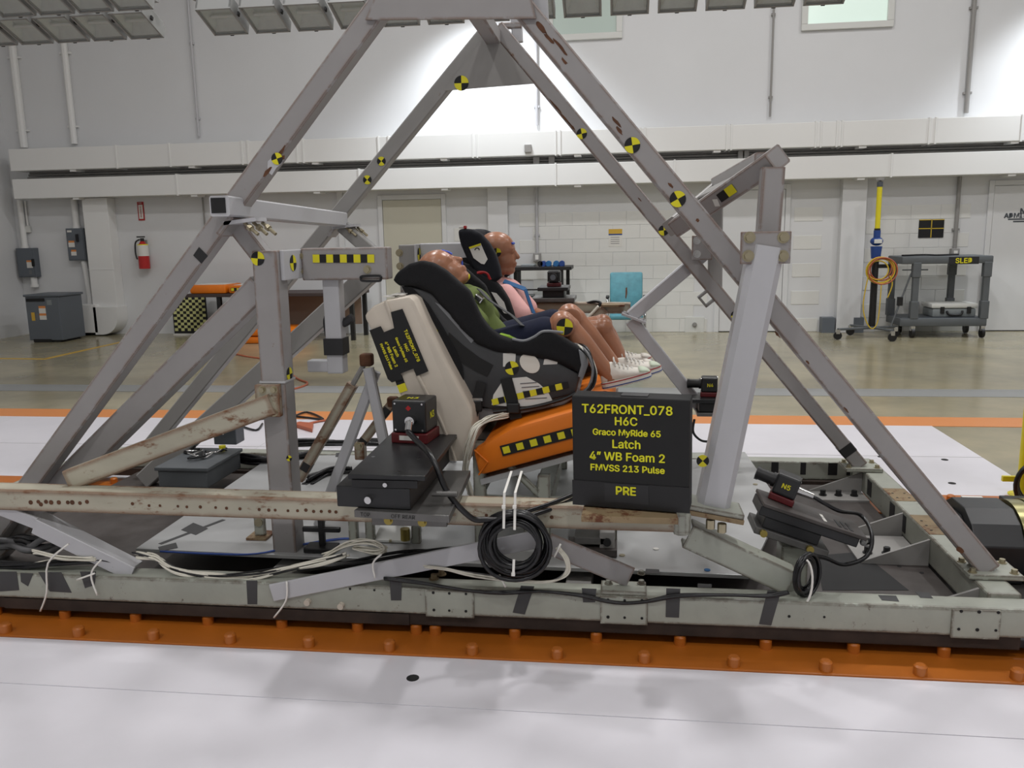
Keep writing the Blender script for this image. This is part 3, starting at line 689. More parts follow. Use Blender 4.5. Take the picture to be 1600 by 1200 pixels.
bar('front_post', P(1117, 450, Y=FA + .0), P(1118, 322, Y=FA), .07, .07, 'steel_far')
MB().box(P(1097, 387, Y=FA - .06), (.105, .014, .125), ch=.003).build('flange_plate', 'steel', S)
for q in ((1089, 376), (1089, 397), (1107, 377)): bolt(P(*q, Y=FA - .067), (0, -1, 0), .014, .012, S, 'chrome')
pb('far_pole', (1090, 405), 4.62, (986, 494), 4.62, .07, .07, 'steel_light', e0=.05)
pb('far_pole', (986, 500), 4.62, (1088, 628), 4.62, .07, .07, 'steel_light', e1=.05)
c = P(990, 496, Y=4.62); MB().box(c, (.14, .12, .014), (V(.93, 0, -.36), V(0, 1, 0), V(.36, 0, .93)), ch=.002).build('pole_flange', 'steel_light', S)
for dx in (-.05, .045): bolt(c + V(dx, -.04, -dx * .39 + .006), (.36, 0, .93), .011, .012, S, 'steel_light')
bar('far_beam', P(780, 479, Y=4.72), P(985, 481, Y=4.72), .06, .07, 'steel_rusty')
MB().span((P(940, 470, Y=4.7).x, 4.60, P(940, 474, Y=4.7).z - .012), (P(976, 470, Y=4.7).x, 4.74, P(940, 474, Y=4.7).z), ch=.002).build('beam_shelf', 'rust_plate', S)
pb('far_strut', (945, 482), 4.66, (912, 512), 4.66, .05, .05, 'steel_rusty', e1=.12)
pb('far_upright', (1140, 620), 4.72, (1147, 700), 4.72, .05, .05, 'steel_pale')
MB().span((P(1060, 660, Y=4.72).x, 4.68, .205), (P(1150, 660, Y=4.72).x, 4.8, .225)).build('far_foot', 'steel_pale', S)
# seat adjuster links (rusty turnbuckles) and their lugs
def link(a, Ya, b, Yb, k):
    p = P(*a, Y=Ya); q = P(*b, Y=Yb); d = (q - p)
    m = bar('link_tube', p, p + d * k, .045, .045, 'steel_rusty', r=.004)
    MB().cyl(p + d * k, q, .012, n=8).build('link_rod', 'steel_far', m); MB().box(q, (.055, .05, .055), ch=.01).build('link_clevis', 'rust', m)
    for t_, ln in ((.08, .04), (.72, .05)):
        if t_ < k - .1: bar('tape_wrap', p + d * t_, p + d * (t_ + ln / d.length), .047, .047, 'black_tape', par=m)
    return m
link((468, 748), 3.45, (573, 562), 3.45, .80)
link((560, 700), 4.1, (614, 628), 4.1, .98)
c = P(563, 695, Y=4.08); MB().box(c + V(0, 0, -.03), (.05, .06, .09), ch=.006).build('link_lug', 'steel_rusty', S); bolt(c + V(0, -.03, 0), (0, -1, 0), .016, .012, S)
c = P(410, 848, Y=3.3); MB().span((c.x - .045, 3.24, .223), (c.x + .045, 3.34, .233)).build('lug_plate', 'rust_plate', S); MB().span((c.x - .02, 3.27, .233), (c.x + .03, 3.29, .33), ch=.006).build('lug_plate', 'steel_pale', S)
MB().cyl((c.x + .005, 3.262, .295), (c.x + .005, 3.298, .295), .018, n=12).build('lug_pin', 'zinc', S)

# rust patches on the legs
def blob(px, py, Y, l, w_, ang, par, m='rust', seed=0):
    rnd = random.Random(seed); c0 = P(px, py, Y=Y); pts = []
    for k in range(11):
        t = 2 * math.pi * k / 11; r = rnd.uniform(.55, 1.1); u, v = math.cos(t) * l * r, math.sin(t) * w_ * r
        pts.append(c0 + V(u * math.cos(ang) - v * math.sin(ang), 0, u * math.sin(ang) + v * math.cos(ang)))
    MB().prism(pts, (0, -.0008, 0)).build('rust_patch' if m == 'rust' else 'bare_patch', m, par)
an_f = math.atan2((nf1 - nf0).z, (nf1 - nf0).x); an_r = math.atan2((nl1 - nl0).z, (nl1 - nl0).x)
yf_ = NY - .0391
for i, (px, py, l, w_) in enumerate(((846, 44, .028, .012), (858, 60, .03, .008), (876, 74, .04, .007), (882, 96, .02, .006), (962, 190, .03, .007), (968, 204, .02, .006), (1048, 290, .014, .006), (1090, 344, .01, .008), (1196, 492, .03, .006), (1214, 522, .02, .005), (1322, 640, .016, .004), (1262, 566, .012, .004), (1500, 860, .02, .012))): blob(px, py, yf_, l, w_, an_f, nf, seed=i)
for i, (px, py, l, w_) in enumerate(((868, 166, .05, .006), (882, 184, .05, .006), (894, 198, .03, .006), (1000, 312, .015, .004))): blob(px, py, FA - .0378, l, w_, an_f, flf, seed=20 + i)
blob(428, 256, NY - .0402, .06, .026, an_r, nl, 'steel_light', 31)
for i, (px, py, l, w_) in enumerate(((440, 236, .03, .007), (418, 268, .03, .008), (442, 246, .012, .012))): blob(px, py, NY - .0411, l, w_, an_r, nl, seed=40 + i)
# ================================================================== test bench with cushions
BN, BF = 3.25, 4.56                               # near and far side of the bench
B = thing('test_bench', 'test bench seat with cream vinyl back and orange cushion on the sled', 'bench seat', (-.55, 3.9, .222))
def pp(pts, Y): return [P(*p, Y=Y) for p in pts]
bk = MB().prism(pp(((567, 493), (583, 478), (603, 469), (640, 462), (648, 470), (664, 505), (700, 575), (735, 640), (741, 690), (735, 722), (690, 722), (650, 700), (625, 620), (600, 560)), BN), (0, BF - BN, 0)).build('seat_back', 'cream_vinyl', B, bevel=.018, smooth=True)
a = [P(*p, Y=BN - .004) for p in ((602, 470), (622, 520), (655, 590), (690, 660), (712, 720))]
MB().tube(spline(a, 4), .007, 6).build('piping', 'cream_vinyl', bk, smooth=True)
# black label card on the side of the back
cdq = ((611, 487.5), (629, 482.5), (669.5, 580), (651, 587.5), (646, 576), (626, 583.5), (629, 592), (612.5, 597.5), (606, 592), (577.5, 516), (595, 509.5), (600, 519), (616, 512.5))
cd = MB().prism(pp(cdq, BN - .0085), (0, -.003, 0)).build('label_card', 'black_matte', bk)
d1 = (P(656, 569, Y=BN) - P(631, 511, Y=BN)).normalized(); up_ = V(0, -1, 0).cross(d1)
if up_.x < 0: up_ = -up_
for s_, (x, y), z_ in (('T62FRONT_078', (644, 540), .0225), ('H6C', (635.5, 543), .020), ('Graco MyRide 65', (627.5, 546.5), .0165), ('Latch', (619, 549.5), .021), ('4\u201d WB Foam 2', (611.5, 553.5), .0205), ('FMVSS 213 Pulse', (604, 557), .0165)):
    text(s_, P(x, y, Y=BN - .0115), (0, -1, 0), z_ * 1.14, 'yellow', cd, up=up_, bold=.0009)
strip(P(622, 588, Y=BN), P(631, 612, Y=BN), (0, -1, 0), .035, 2, bk, first=1)
for q in ((612, 464), (625, 461)): MB().box(P(*q, Y=3.35) + V(0, 0, .004), (.05, .09, .004)).build('warning_sticker', 'white_paper', bk)
# orange cushion, tilted
cq = ((738, 704), (748, 745), (905, 703), (958, 689), (962, 642), (945, 628), (905, 638), (800, 668))
cu = MB().prism(pp(cq, BN), (0, BF - BN, 0)).build('cushion', 'orange_vinyl', B, bevel=.022, smooth=True)
a = [P(*p, Y=BN - .003) for p in ((741, 703), (762, 722), (748, 742))]; MB().tube(a, .004, 6).build('cushion_fold', 'orange_vinyl', cu, smooth=True)
strip(P(786, 704, Y=BN - .003), P(948, 662, Y=BN - .003), (0, -1, 0), .028, 15, cu, first=0, border=.008)
# pan under the cushion and its legs
MB().prism(pp(((750, 749), (905, 707), (965, 691), (965, 699), (905, 716), (752, 758)), BN + .03), (0, BF - BN - .06, 0)).build('cushion_pan', 'aluminium', B)
for Y in (BN + .06, BF - .12):
    MB().bar((P(745, 760, Y=BN + .06).x, Y, .40), (P(965, 700, Y=BN + .06).x, Y, .40), .03, .05, (0, 0, 1)).build('frame_rail', 'steel_pale', B)
    MB().bar((P(745, 760, Y=BN + .06).x, Y, .33), (P(965, 700, Y=BN + .06).x, Y, .33), .03, .03, (0, 0, 1)).build('frame_rail', 'steel_pale', B)
    for px in (750, 850, 955):
        x = P(px, 750, Y=BN + .06).x; MB().span((x - .025, Y - .02, .222), (x + .025, Y + .02, .66 if px < 800 else .52), ch=.003).build('frame_leg', 'steel_pale', B)
    MB().bar((P(870, 745, Y=BN + .06).x, Y, .36), (P(780, 740, Y=BN + .06).x, Y, .60), .03, .02, (0, 1, 0)).build('frame_stay', 'steel_pale', B)
    p, q = P(652, 590, Y=BN + .1), P(606, 720, Y=BN + .1); p.y = q.y = Y
    x0 = P(585, 570, Y=3.5); MB().bar((x0.x, Y + .1, x0.z), (x0.x + .12, Y + .1, .222), .045, .03, (0, 1, 0)).build('back_leg', 'steel_light', B)
    MB().bar((x0.x + .02, Y + .14, x0.z - .02), (x0.x - .28, Y + .14, .222), .045, .03, (0, 1, 0)).build('back_stay', 'steel_light', B)
MB().span((P(745, 760, Y=3.3).x, BN + .06, .45), (P(760, 760, Y=3.3).x, BF - .1, .66)).build('frame_back_plate', 'alu_dark', B)
for px in (815, 905): x = P(px, 760, Y=3.3).x; MB().span((x, 3.35, .222), (x + .09, 4.4, .30), ch=.004).build('frame_foot', 'steel_pale', B)
# ------------------------------------------------------------------ near child seat
def softpoly(mb, pts, Y, th, yo=0.): mb.prism([P(*p, Y=Y) + V(0, yo, 0) for p in pts], (0, th, 0))
def lift(pts, Yref, Y):   # outline traced at depth Yref, moved to depth Y (same X and Z)
    return [V(p.x, Y, p.z) for p in pp(pts, Yref)]
SY0, SY1 = 3.37, 3.83
CS = thing('child_car_seat', 'black forward-facing child seat nearest the camera with reclined dummy', 'car seat', (P(800, 640, Y=SY0).x, 3.6, P(800, 640, Y=SY0).z))
W = ((612, 438), (619, 426), (638, 412), (657, 407), (676, 411), (696, 423), (714, 439), (733, 455), (741, 474), (750, 494), (762, 511), (778, 524), (800, 532), (818, 533), (834, 528), (846, 520), (862, 520), (884, 530), (906, 545), (917, 557), (917, 573), (907, 590), (898, 578), (872, 566), (842, 558), (800, 552), (770, 547), (743, 536), (718, 512), (694, 482), (672, 457), (650, 448), (622, 447))
cov = MB()
for Y in (SY0, SY1 - .06): cov.prism(lift(W, SY0, Y), (0, .06, 0))
cov.prism(lift(((620, 440), (650, 432), (700, 465), (752, 535), (800, 552), (900, 566), (895, 580), (780, 566), (735, 552), (690, 500), (650, 450)), SY0, SY0 + .03), (0, SY1 - SY0 - .06, 0))
cov.build('fabric_cover', 'fabric_black', CS, remesh=.011, smoothit=5, smooth='all')
sh = MB().prism(lift(((626, 446), (645, 449), (672, 458), (697, 485), (720, 514), (745, 538), (772, 549), (842, 560), (872, 568), (906, 586), (899, 617), (800, 640), (765, 641), (738, 634), (712, 605), (688, 568), (668, 530), (648, 490)), SY0, SY0 + .02), (0, SY1 - SY0 - .04, 0)).build('shell', 'plastic_dark', CS, bevel=.012, smooth=True)
YS = SY0 + .02
MB().prism(lift(((626, 447), (645, 452), (668, 475), (690, 510), (712, 548), (722, 575), (724, 600), (738, 633), (712, 605), (688, 568), (668, 530), (648, 490)), SY0, YS - .012), (0, .012, 0)).build('back_fabric', 'fabric_black', CS, bevel=.004)
MB().prism(lift(((695, 548), (716, 566), (740, 580), (760, 590), (770, 572), (748, 560), (722, 540), (700, 520)), SY0, YS - .004), (0, .004, 0)).build('belt_path', 'black_matte', sh)
def st(name, pts, m, par, dy=.0006, th=.0014): return MB().prism(lift(pts, SY0, YS - dy - th), (0, th, 0)).build(name, m, par)
st('grey_strip', ((678, 473), (685, 476), (742, 530), (735, 537)), 'plastic_grey', sh)
st('instruction_label', ((767, 634), (770, 618), (782, 600), (800, 592), (822, 590), (842, 601), (856, 614), (863, 628), (864, 634), (800, 637)), 'white_paper', sh)
st('small_label', ((785, 553), (805, 553), (804, 574), (785, 574)), 'white_paper', sh)
st('small_label', ((850, 562), (872, 563), (870, 570), (848, 571)), 'white_paper', sh)
for k in range(5): st('print_line', ((812 + k * 2, 600 + k * 6), (838 + k * 4, 598 + k * 6), (838 + k * 4, 599.4 + k * 6), (812 + k * 2, 601.4 + k * 6)), 'cable_grey', sh, dy=.0022)
wn = [P(827 + 16 * math.cos(t), 569 + 15 * math.sin(t) + 4 * math.cos(t), Y=SY0) for t in [i * math.pi / 10 for i in range(20)]]
MB().prism([V(p.x, YS - .004, p.z) for p in wn], (0, .004, 0)).build('cup_recess', 'canvas_white', sh, bevel=.0015)
def sp(px, py): p = P(px, py, Y=SY0); return V(p.x, YS - .002, p.z)
target(sp(674, 521) + V(0, -.012, 0), (0, -1, 0), .028, CS, turn=.25); target(sp(799, 576), (0, -1, 0), .029, CS, turn=.25)
strip(sp(678, 546) + V(0, -.012, 0), sp(733, 624) + V(0, -.012, 0), (0, -1, 0), .028, 8, CS, first=0)
strip(sp(768, 630), sp(888, 602), (0, -1, 0), .026, 12, CS, first=0)
# latch straps with buckles
def strap(name, pts, wd, m, par, dy=-.014, th=.004):
    pts = [sp(*p) + V(0, dy, 0) for p in pts]; b = MB()
    for i in range(len(pts) - 1): b.bar(pts[i], pts[i + 1], wd, th, (0, 1, 0), .001)
    return b.build(name, m, par)
s1 = strap('latch_strap', ((752, 598), (745, 625), (738, 650), (733, 668)), .042, 'black_matte', CS); MB().box(sp(742, 634) + V(0, -.02, 0), (.062, .016, .05), ch=.006).build('buckle', 'black', s1); MB().box(sp(745, 624) + V(0, -.022, 0), (.05, .004, .012)).build('buckle_bar', 'chrome', s1)
s2 = strap('latch_strap', ((790, 592), (800, 630), (806, 655)), .05, 'black_matte', CS, dy=-.006); MB().box(sp(802, 638) + V(0, -.016, 0), (.055, .018, .045), ch=.006).build('buckle', 'black', s2)
MB().tube(spline([sp(770, 644) + V(0, -.01, 0), sp(830, 637) + V(0, -.012, 0), sp(880, 624) + V(0, -.012, 0), sp(900, 614) + V(0, -.01, 0)], 5), .008, 8).build('base_strap', 'black', CS, smooth=True)
MB().prism(lift(((742, 641), (770, 641), (880, 622), (900, 612), (905, 618), (880, 636), (800, 652), (748, 668)), SY0, YS + .02), (0, SY1 - SY0 - .1, 0)).build('seat_foot', 'plastic_grey', CS, bevel=.006)
MB().prism(lift(((904, 546), (914, 553), (919, 570), (911, 592), (903, 588), (908, 570)), SY0, SY0 - .006), (0, .07, 0)).build('front_guard', 'plastic_grey', CS, bevel=.003, smooth=True)
MB().tube(spline([V(p.x, SY0 + .01, p.z) for p in pp(((800, 530), (818, 533), (834, 527), (850, 518), (880, 520)), SY0)], 5), .006, 6).build('rim_piping', 'plastic_grey', CS, smooth=True)
for px, py, r in ((716, 421, .028),):
    c = P(px, py, Y=SY1 - .03); MB().cyl(c, c + V(0, -.012, 0), r, n=18).build('round_badge', 'white_paper', CS); MB().cyl(c + V(0, -.012, 0), c + V(0, -.014, 0), r * .5, n=14).build('badge_mark', 'blue_tape', CS)
# ------------------------------------------------------------------ far child seat
FY_, GY = 3.96, 4.42
CF = thing('child_car_seat', 'dark high-back child seat with headrest behind, on the far side of bench', 'car seat', (P(800, 600, Y=FY_).x, 4.19, P(800, 600, Y=FY_).z))
hd = ((714, 358), (724, 357), (736, 358), (750, 364), (764, 380), (774, 398), (780, 418), (783, 434), (772, 442), (758, 440), (742, 425), (728, 403), (718, 380))
h = MB()
for Y in (FY_, GY - .07): h.prism(lift(hd, FY_, Y), (0, .07, 0))
h.prism(lift(((714, 358), (738, 358), (752, 400), (764, 440), (745, 430), (725, 400)), FY_, FY_ + .03), (0, GY - FY_ - .06, 0))
hr = h.build('headrest', 'fabric_navy_black', CF, remesh=.011, smoothit=5, smooth='all')
bd = ((690, 408), (706, 404), (730, 413), (752, 428), (768, 436), (782, 448), (795, 468), (803, 490), (806, 508), (830, 520), (900, 530), (940, 545), (938, 575), (900, 590), (800, 600), (740, 580), (700, 500))
h = MB()
for Y in (FY_ - .005, GY - .065): h.prism(lift(bd, FY_, Y), (0, .07, 0))
h.prism(lift(((700, 420), (745, 440), (775, 500), (800, 550), (930, 555), (930, 580), (800, 595), (740, 570)), FY_, FY_ + .03), (0, GY - FY_ - .06, 0))
bdy = h.build('seat_body', 'fabric_black', CF, remesh=.012, smoothit=5, smooth='all')
YF_ = FY_ - .001
def ft(name, pts, m, par, Y=None): return MB().prism(lift(pts, FY_, (YF_ if Y is None else Y) - .003), (0, .003, 0)).build(name, m, par)
hl = ft('headrest_label', ((733, 386), (751, 380), (762, 405), (757, 413), (752, 412), (740, 403)), 'white_paper', hr); ft('label_band', ((733, 386), (751, 380), (752, 383), (734, 389)), 'yellow', hr, YF_ - .003)
MB().tube(spline([V(p.x, YF_ - .002, p.z) for p in pp(((742, 391), (744, 388), (748, 388), (749, 391)), FY_)], 4), .003, 5).build('label_print', 'black_matte', hr)
ft('side_label', ((768, 456), (776, 458), (788, 472), (794, 490), (788, 489), (778, 474)), 'white_paper', bdy, YF_ - .006)
MB().tube(spline([V(p.x, FY_ + .01, p.z) for p in pp(((744, 428), (754, 425), (762, 428), (766, 437)), FY_)], 5), .012, 8).build('red_trim', 'red', CF, smooth=True)
MB().box(P(723, 355, Y=FY_ + .04), (.03, .05, .012), ch=.003).build('top_tab', 'white_paper', hr); MB().box(P(727, 355, Y=FY_ + .02), (.012, .03, .014), ch=.003).build('top_tab', 'red', hr)
# ------------------------------------------------------------------ dummies
def caps(mb, p, q, r0, r1, n=12, flat=None):
    mb.cyl(p, q, r0, r1, n=n); mb.ball(p, r0, n=n); mb.ball(q, r1, n=n)
def head(mb, c, f, u):
    f = Vector(f).normalized(); u = Vector(u); u = (u - f * u.dot(f)).normalized(); s_ = u.cross(f); ax = (f, s_, u)
    L = lambda a, b, d: Vector(c) + f * a + s_ * b + u * d
    E_ = lambda p, r, n=16: mb.ball(L(*p), r, ax, n)
    E_((-.012, 0, .022), (.094, .074, .080), 20); E_((.020, 0, -.036), (.066, .058, .070), 18); E_((.054, 0, -.088), (.032, .034, .024)); E_((.02, 0, -.085), (.05, .05, .025))
    E_((.066, 0, .020), (.018, .046, .012)); caps(mb, L(.076, 0, .010), L(.098, 0, -.022), .010, .0125, 10)
    for k in (-1, 1):
        E_((.070, .026 * k, .004), (.010, .013, .008)); E_((-.008, .070 * k, -.008), (.013, .007, .022)); E_((.082, .008 * k, -.030), (.008, .007, .006))
    E_((.084, 0, -.052), (.012, .022, .0065)); E_((.081, 0, -.066), (.012, .019, .007))
    return L, ax
def fingers(mb, wrist, d, n, side):
    """hand: palm, four fingers, thumb; d direction, n back of hand"""
    d = Vector(d).normalized(); n = Vector(n); n = (n - d * n.dot(d)).normalized(); x = d.cross(n) * side
    mb.ball(wrist + d * .035, (.038, .028, .013), (d, x, n), 12)
    for i, (o_, l_) in enumerate(((-.021, .045), (-.007, .052), (.007, .049), (.021, .038))):
        b = wrist + d * .062 + x * o_; m = b + d * (l_ * .55) - n * .006; e = m + d * (l_ * .4) - n * .018
        caps(mb, b - d * .01, m, .0078, .0072, 8); caps(mb, m, e, .0072, .006, 8)
    b = wrist + d * .02 - x * .024; m = b + d * .025 - x * .016 - n * .008; caps(mb, b, m, .009, .008, 8); caps(mb, m, m + d * .022 - n * .01, .008, .0065, 8)
def shoe(parent, heel, toe, up, label=None, cap='rubber_mint'):
    f = (Vector(toe) - Vector(heel)); Ln = f.length; f.normalize(); u = Vector(up); u = (u - f * u.dot(f)).normalized(); s_ = u.cross(f); h0 = Vector(heel)
    def prof(t, z, k):     # outline ring at fraction t
        w_ = (.030 + .012 * math.sin(min(1, t * 1.25) * math.pi * .62)) * k
        return w_
    R = []; N = 12
    for t, hh, k in ((0, .055, .55), (.04, .088, .8), (.15, .098, .92), (.30, .094, .95), (.42, .074, 1.0), (.58, .056, 1.08), (.75, .045, 1.12), (.9, .036, 1.0), (.98, .022, .7)):
        w_ = prof(t, 0, k); c = h0 + f * (t * Ln); ring = []
        for j in range(N):
            a = 2 * math.pi * j / N; y = math.cos(a) * w_; z = .004 + (hh - .004) * (.5 + .5 * math.sin(a)); 
            if z > .03: y *= 1 - .35 * ((z - .03) / max(hh - .03, .02)) 
            ring.append(c + s_ * y + u * z)
        R.append(ring)
    o = MB().rings(R).build('shoe', 'canvas_white', parent, smooth='all')
    def outline(k, n=22):
        pts = []
        for i in range(n):
            a = 2 * math.pi * i / n; t = .5 - .52 * math.cos(a); w_ = (.036 + .010 * (t - .3)) * k * (abs(math.sin(a)) ** .55) * (1 if math.sin(a) > 0 else -1); pts.append(h0 + f * (t * Ln) + s_ * w_)
        return pts
    ol = outline(1.12); MB().prism([p - u * .012 for p in ol], u * .03).build('sole', 'canvas_white', o, bevel=.003)
    for z, m in ((.0135, 'red'), (-.004, 'clamp_blue')):
        MB().tube([p + u * z for p in outline(1.15)], .0022, 5, True).build('sole_stripe', m, o)
    R = []
    for t, w_, hh in ((.80, .044, .046), (.88, .043, .042), (.95, .036, .033), (1.01, .020, .02)):
        c = h0 + f * (t * Ln); R.append([c + s_ * (math.cos(2 * math.pi * j / N) * w_) + u * (.01 + (hh - .01) * (.5 + .5 * math.sin(2 * math.pi * j / N))) for j in range(N)])
    MB().rings(R).build('toe_cap', cap, o, smooth='all')
    for i in range(5):
        t = .36 + i * .075; zz = .088 - i * .0095; c = h0 + f * (t * Ln) + u * zz
        MB().tube(spline([c - s_ * .024 - u * .014, c - s_ * .01 + f * .004, c + s_ * .01 - f * .004, c + s_ * .024 - u * .014], 3), .0035, 5).build('lace', 'white_paper', o)
    c = h0 + f * (.36 * Ln) + u * .094
    for k in (-1, 1): MB().tube(spline([c, c + s_ * (.022 * k) + u * .012, c + s_ * (.03 * k) - u * .004, c + s_ * .006 * k], 4), .0032, 5).build('lace', 'white_paper', o)
    return o
def q3(px, py, Y): return P(px, py, Y=Y)
# near dummy
ny = 3.60
D1 = thing('crash_test_dummy', 'child dummy with head tilted back, green shirt and navy trousers, in near seat', 'dummy', q3(790, 560, ny))
b = MB()
hc = q3(689, 424, ny); f_ = V(.74, 0, .67); u_ = V(-.67, 0, .74)
L1, ax1 = head(b, hc, f_, u_)
neck0 = hc + u_ * -.07 - f_ * .01; chest = q3(722, 482, ny); pel = q3(775, 540, ny)
caps(b, neck0, q3(706, 462, ny), .042, .05)
caps(b, chest, pel, .09, .085); b.ball(q3(730, 490, ny), (.10, .125, .11), n=16); b.ball(pel, (.10, .12, .08), n=16)
legs = []
for dy, kn, an, hip in ((-.105, (886, 508), (955, 589), (778, 540)), (.095, (893, 503), (962, 586), (782, 534))):
    Yl = ny + dy; k3 = q3(*kn, ny - .105); k3.y = Yl; a3 = q3(*an, ny - .105); a3.y = Yl; h3 = q3(*hip, ny); h3.y = ny + dy * .75
    caps(b, h3, k3 - (k3 - h3).normalized() * .05, .066, .05); caps(b, k3 + V(-.02, 0, .006), k3 + V(.008, 0, -.012), .056, .05, 16)
    m3 = k3.lerp(a3, .35); caps(b, k3, m3, .045, .046); caps(b, m3, a3, .046, .032)
    b.cyl(k3 + V(-.01, -.058, 0), k3 + V(-.01, .058, 0), .046, n=18)
    legs.append((h3, k3, a3))
for k in (-1, 1):
    sh_ = q3(722, 466, ny) + V(0, .13 * k, 0); el = q3(765, 528, ny) + V(0, .155 * k, 0); wr = q3(812, 545, ny) + V(0, .15 * k, 0)
    caps(b, sh_, el, .042, .033); caps(b, el, wr, .033, .023); fingers(b, wr, V(1, -.1 * k, .1), V(0, 0, 1), k)
b.build('body', 'skin', D1, remesh=.0055, smoothit=6, smooth='all')
s = MB(); caps(s, q3(716, 474, ny), q3(760, 530, ny), .088, .105, 16); s.ball(q3(733, 488, ny), (.112, .14, .118), n=18)
for k in (-1, 1): caps(s, q3(722, 466, ny) + V(0, .13 * k, 0), q3(756, 500, ny) + V(0, .15 * k, 0), .056, .052)
s.build('shirt', 'green_cloth', D1, remesh=.011, smoothit=5, smooth='all')
s = MB(); s.ball(q3(774, 540, ny), (.11, .15, .09), n=16)
for h3, k3, a3 in legs: caps(s, h3, h3.lerp(k3, .70), .078, .068, 16)
s.build('trousers', 'navy_cloth', D1, remesh=.011, smoothit=5, smooth='all')
for (h3, k3, a3), toe, hl_ in ((legs[0], (1004, 588), (942, 604)), (legs[1], (1028, 590), (962, 608))):
    hp = q3(*hl_, ny - .105); tp = q3(*toe, ny - .105); hp.y = a3.y; tp.y = a3.y; tp = hp + (tp - hp).normalized() * .205
    shoe(D1, hp, tp, V(-.2, 0, 1))
target(legs[0][1] + V(-.006, -.0585, .0), (0, -1, 0), .034, D1, turn=-.1, name='knee_target')
MB().tube([L1(.066, 0, .062), L1(.083, 0, .035), L1(.087, 0, .02)], .005, 6).build('blue_face_mark', 'blue_tape', D1); MB().tube([L1(.100, 0, -.03), L1(.088, 0, -.045), L1(.086, 0, -.056)], .004, 6).build('blue_face_mark', 'blue_tape', D1)
MB().ball(L1(.066, 0, -.092), (.0185, .022, .0175), ax1).build('chin_mark', 'yellow', D1, smooth='all')
# harness over the near dummy
hn = MB(); a = [q3(738, 470, ny - .06), q3(755, 488, ny - .09), q3(790, 512, ny - .12), q3(806, 528, ny - .15)]
for i in range(3): hn.bar(a[i] + V(.03, 0, .05), a[i + 1] + V(.03, 0, .05), .038, .004, (.5, 0, .8), .001)
hn.build('harness_strap', 'plastic_dark', CS)
MB().box(q3(748, 474, ny - .09) + V(.0, 0, .02), (.04, .05, .03), (V(.8, 0, -.6), V(0, 1, 0), V(.6, 0, .8)), ch=.006).build('harness_clip', 'chrome', CS)
MB().prism(lift(((776, 524), (792, 527), (808, 534), (800, 538), (784, 534)), SY0, SY0 + .06), (0, .2, 0)).build('seat_pad', 'lime_cloth', CS, bevel=.006)
# far dummy
fy = 4.19
D2 = thing('crash_test_dummy', 'child dummy sitting upright in pink shirt in the far seat', 'dummy', q3(800, 545, fy))
b = MB(); hc = q3(779, 394, fy); L2, ax2 = head(b, hc, V(1, 0, -.04), V(.03, 0, 1))
caps(b, hc + V(-.015, 0, -.07), q3(776, 440, fy), .036, .04); 
b.ball(q3(788, 465, fy), (.09, .12, .10), n=16); caps(b, q3(786, 460, fy), q3(798, 530, fy), .085, .09); b.ball(q3(800, 540, fy), (.10, .12, .08), n=16)
legs2 = []
for dy, kn, an in ((-.10, (942, 513), (972, 566)), (.10, (940, 513), (970, 566))):
    k3 = q3(*kn, fy - .1); k3.y = fy + dy; a3 = q3(*an, fy - .1); a3.y = fy + dy; h3 = q3(806, 532, fy); h3.y = fy + dy * .8
    caps(b, h3, k3, .062, .047); b.ball(k3, .052, n=14); m3 = k3.lerp(a3, .4); caps(b, k3, m3, .043, .044); caps(b, m3, a3, .044, .032); legs2.append((h3, k3, a3))
for k in (-1, 1):
    sh_ = q3(795, 455, fy) + V(0, .13 * k, 0); el = q3(824, 492, fy) + V(0, .16 * k, 0); wr = q3(858, 498, fy) + V(0, .11 * k, 0)
    caps(b, sh_, el, .04, .032); caps(b, el, wr, .032, .023); fingers(b, wr, V(1, -.1 * k, -.25), V(.2, 0, 1), k)
b.build('body', 'skin', D2, remesh=.0055, smoothit=6, smooth='all')
s = MB(); caps(s, q3(787, 462, fy), q3(802, 512, fy), .095, .105, 16); s.ball(q3(790, 466, fy), (.102, .135, .105), n=18); caps(s, q3(777, 445, fy), q3(786, 460, fy), .05, .09)
for k in (-1, 1): caps(s, q3(795, 457, fy) + V(0, .13 * k, 0), q3(820, 486, fy) + V(0, .157 * k, 0), .054, .052, 14)
s.build('shirt', 'pink_cloth', D2, remesh=.011, smoothit=5, smooth='all')
s = MB(); s.ball(q3(802, 540, fy), (.11, .15, .09), n=16)
for h3, k3, a3 in legs2: caps(s, h3, h3.lerp(k3, .6), .074, .064, 14)
s.build('trousers', 'navy_cloth', D2, remesh=.012, smoothit=5, smooth='all')
for h3, k3, a3 in legs2:
    hp = a3 + V(-.045, 0, -.075); shoe(D2, hp, hp + V(.2, 0, .06), V(-.2, 0, 1), cap='canvas_white')
bl_ = MB(); a = [L2(-.02, 0, -.13) + V(.06, -.085, -.01), q3(808, 450, fy) + V(.05, -.085, 0), q3(815, 480, fy) + V(.06, -.08, 0), q3(822, 492, fy) + V(.055, -.08, 0)]
for i in range(3): bl_.bar(a[i], a[i + 1], .035, .004, (.9, -.3, .3), .001)
bl_.build('harness_strap', 'belt_blue', CF)
MB().tube([L2(.070, -.03, .045), L2(.074, -.02, .046), L2(.078, -.008, .046)], .006, 6).build('blue_face_mark', 'blue_tape', D2)
c = L2(.002, -.0765, .0); target(c, (0, -1, 0), .022, D2, name='head_target')
MB().cyl(L2(-.03, 0, -.115), L2(-.025, 0, -.13), .05, n=16).build('neck_ring', 'black', D2)
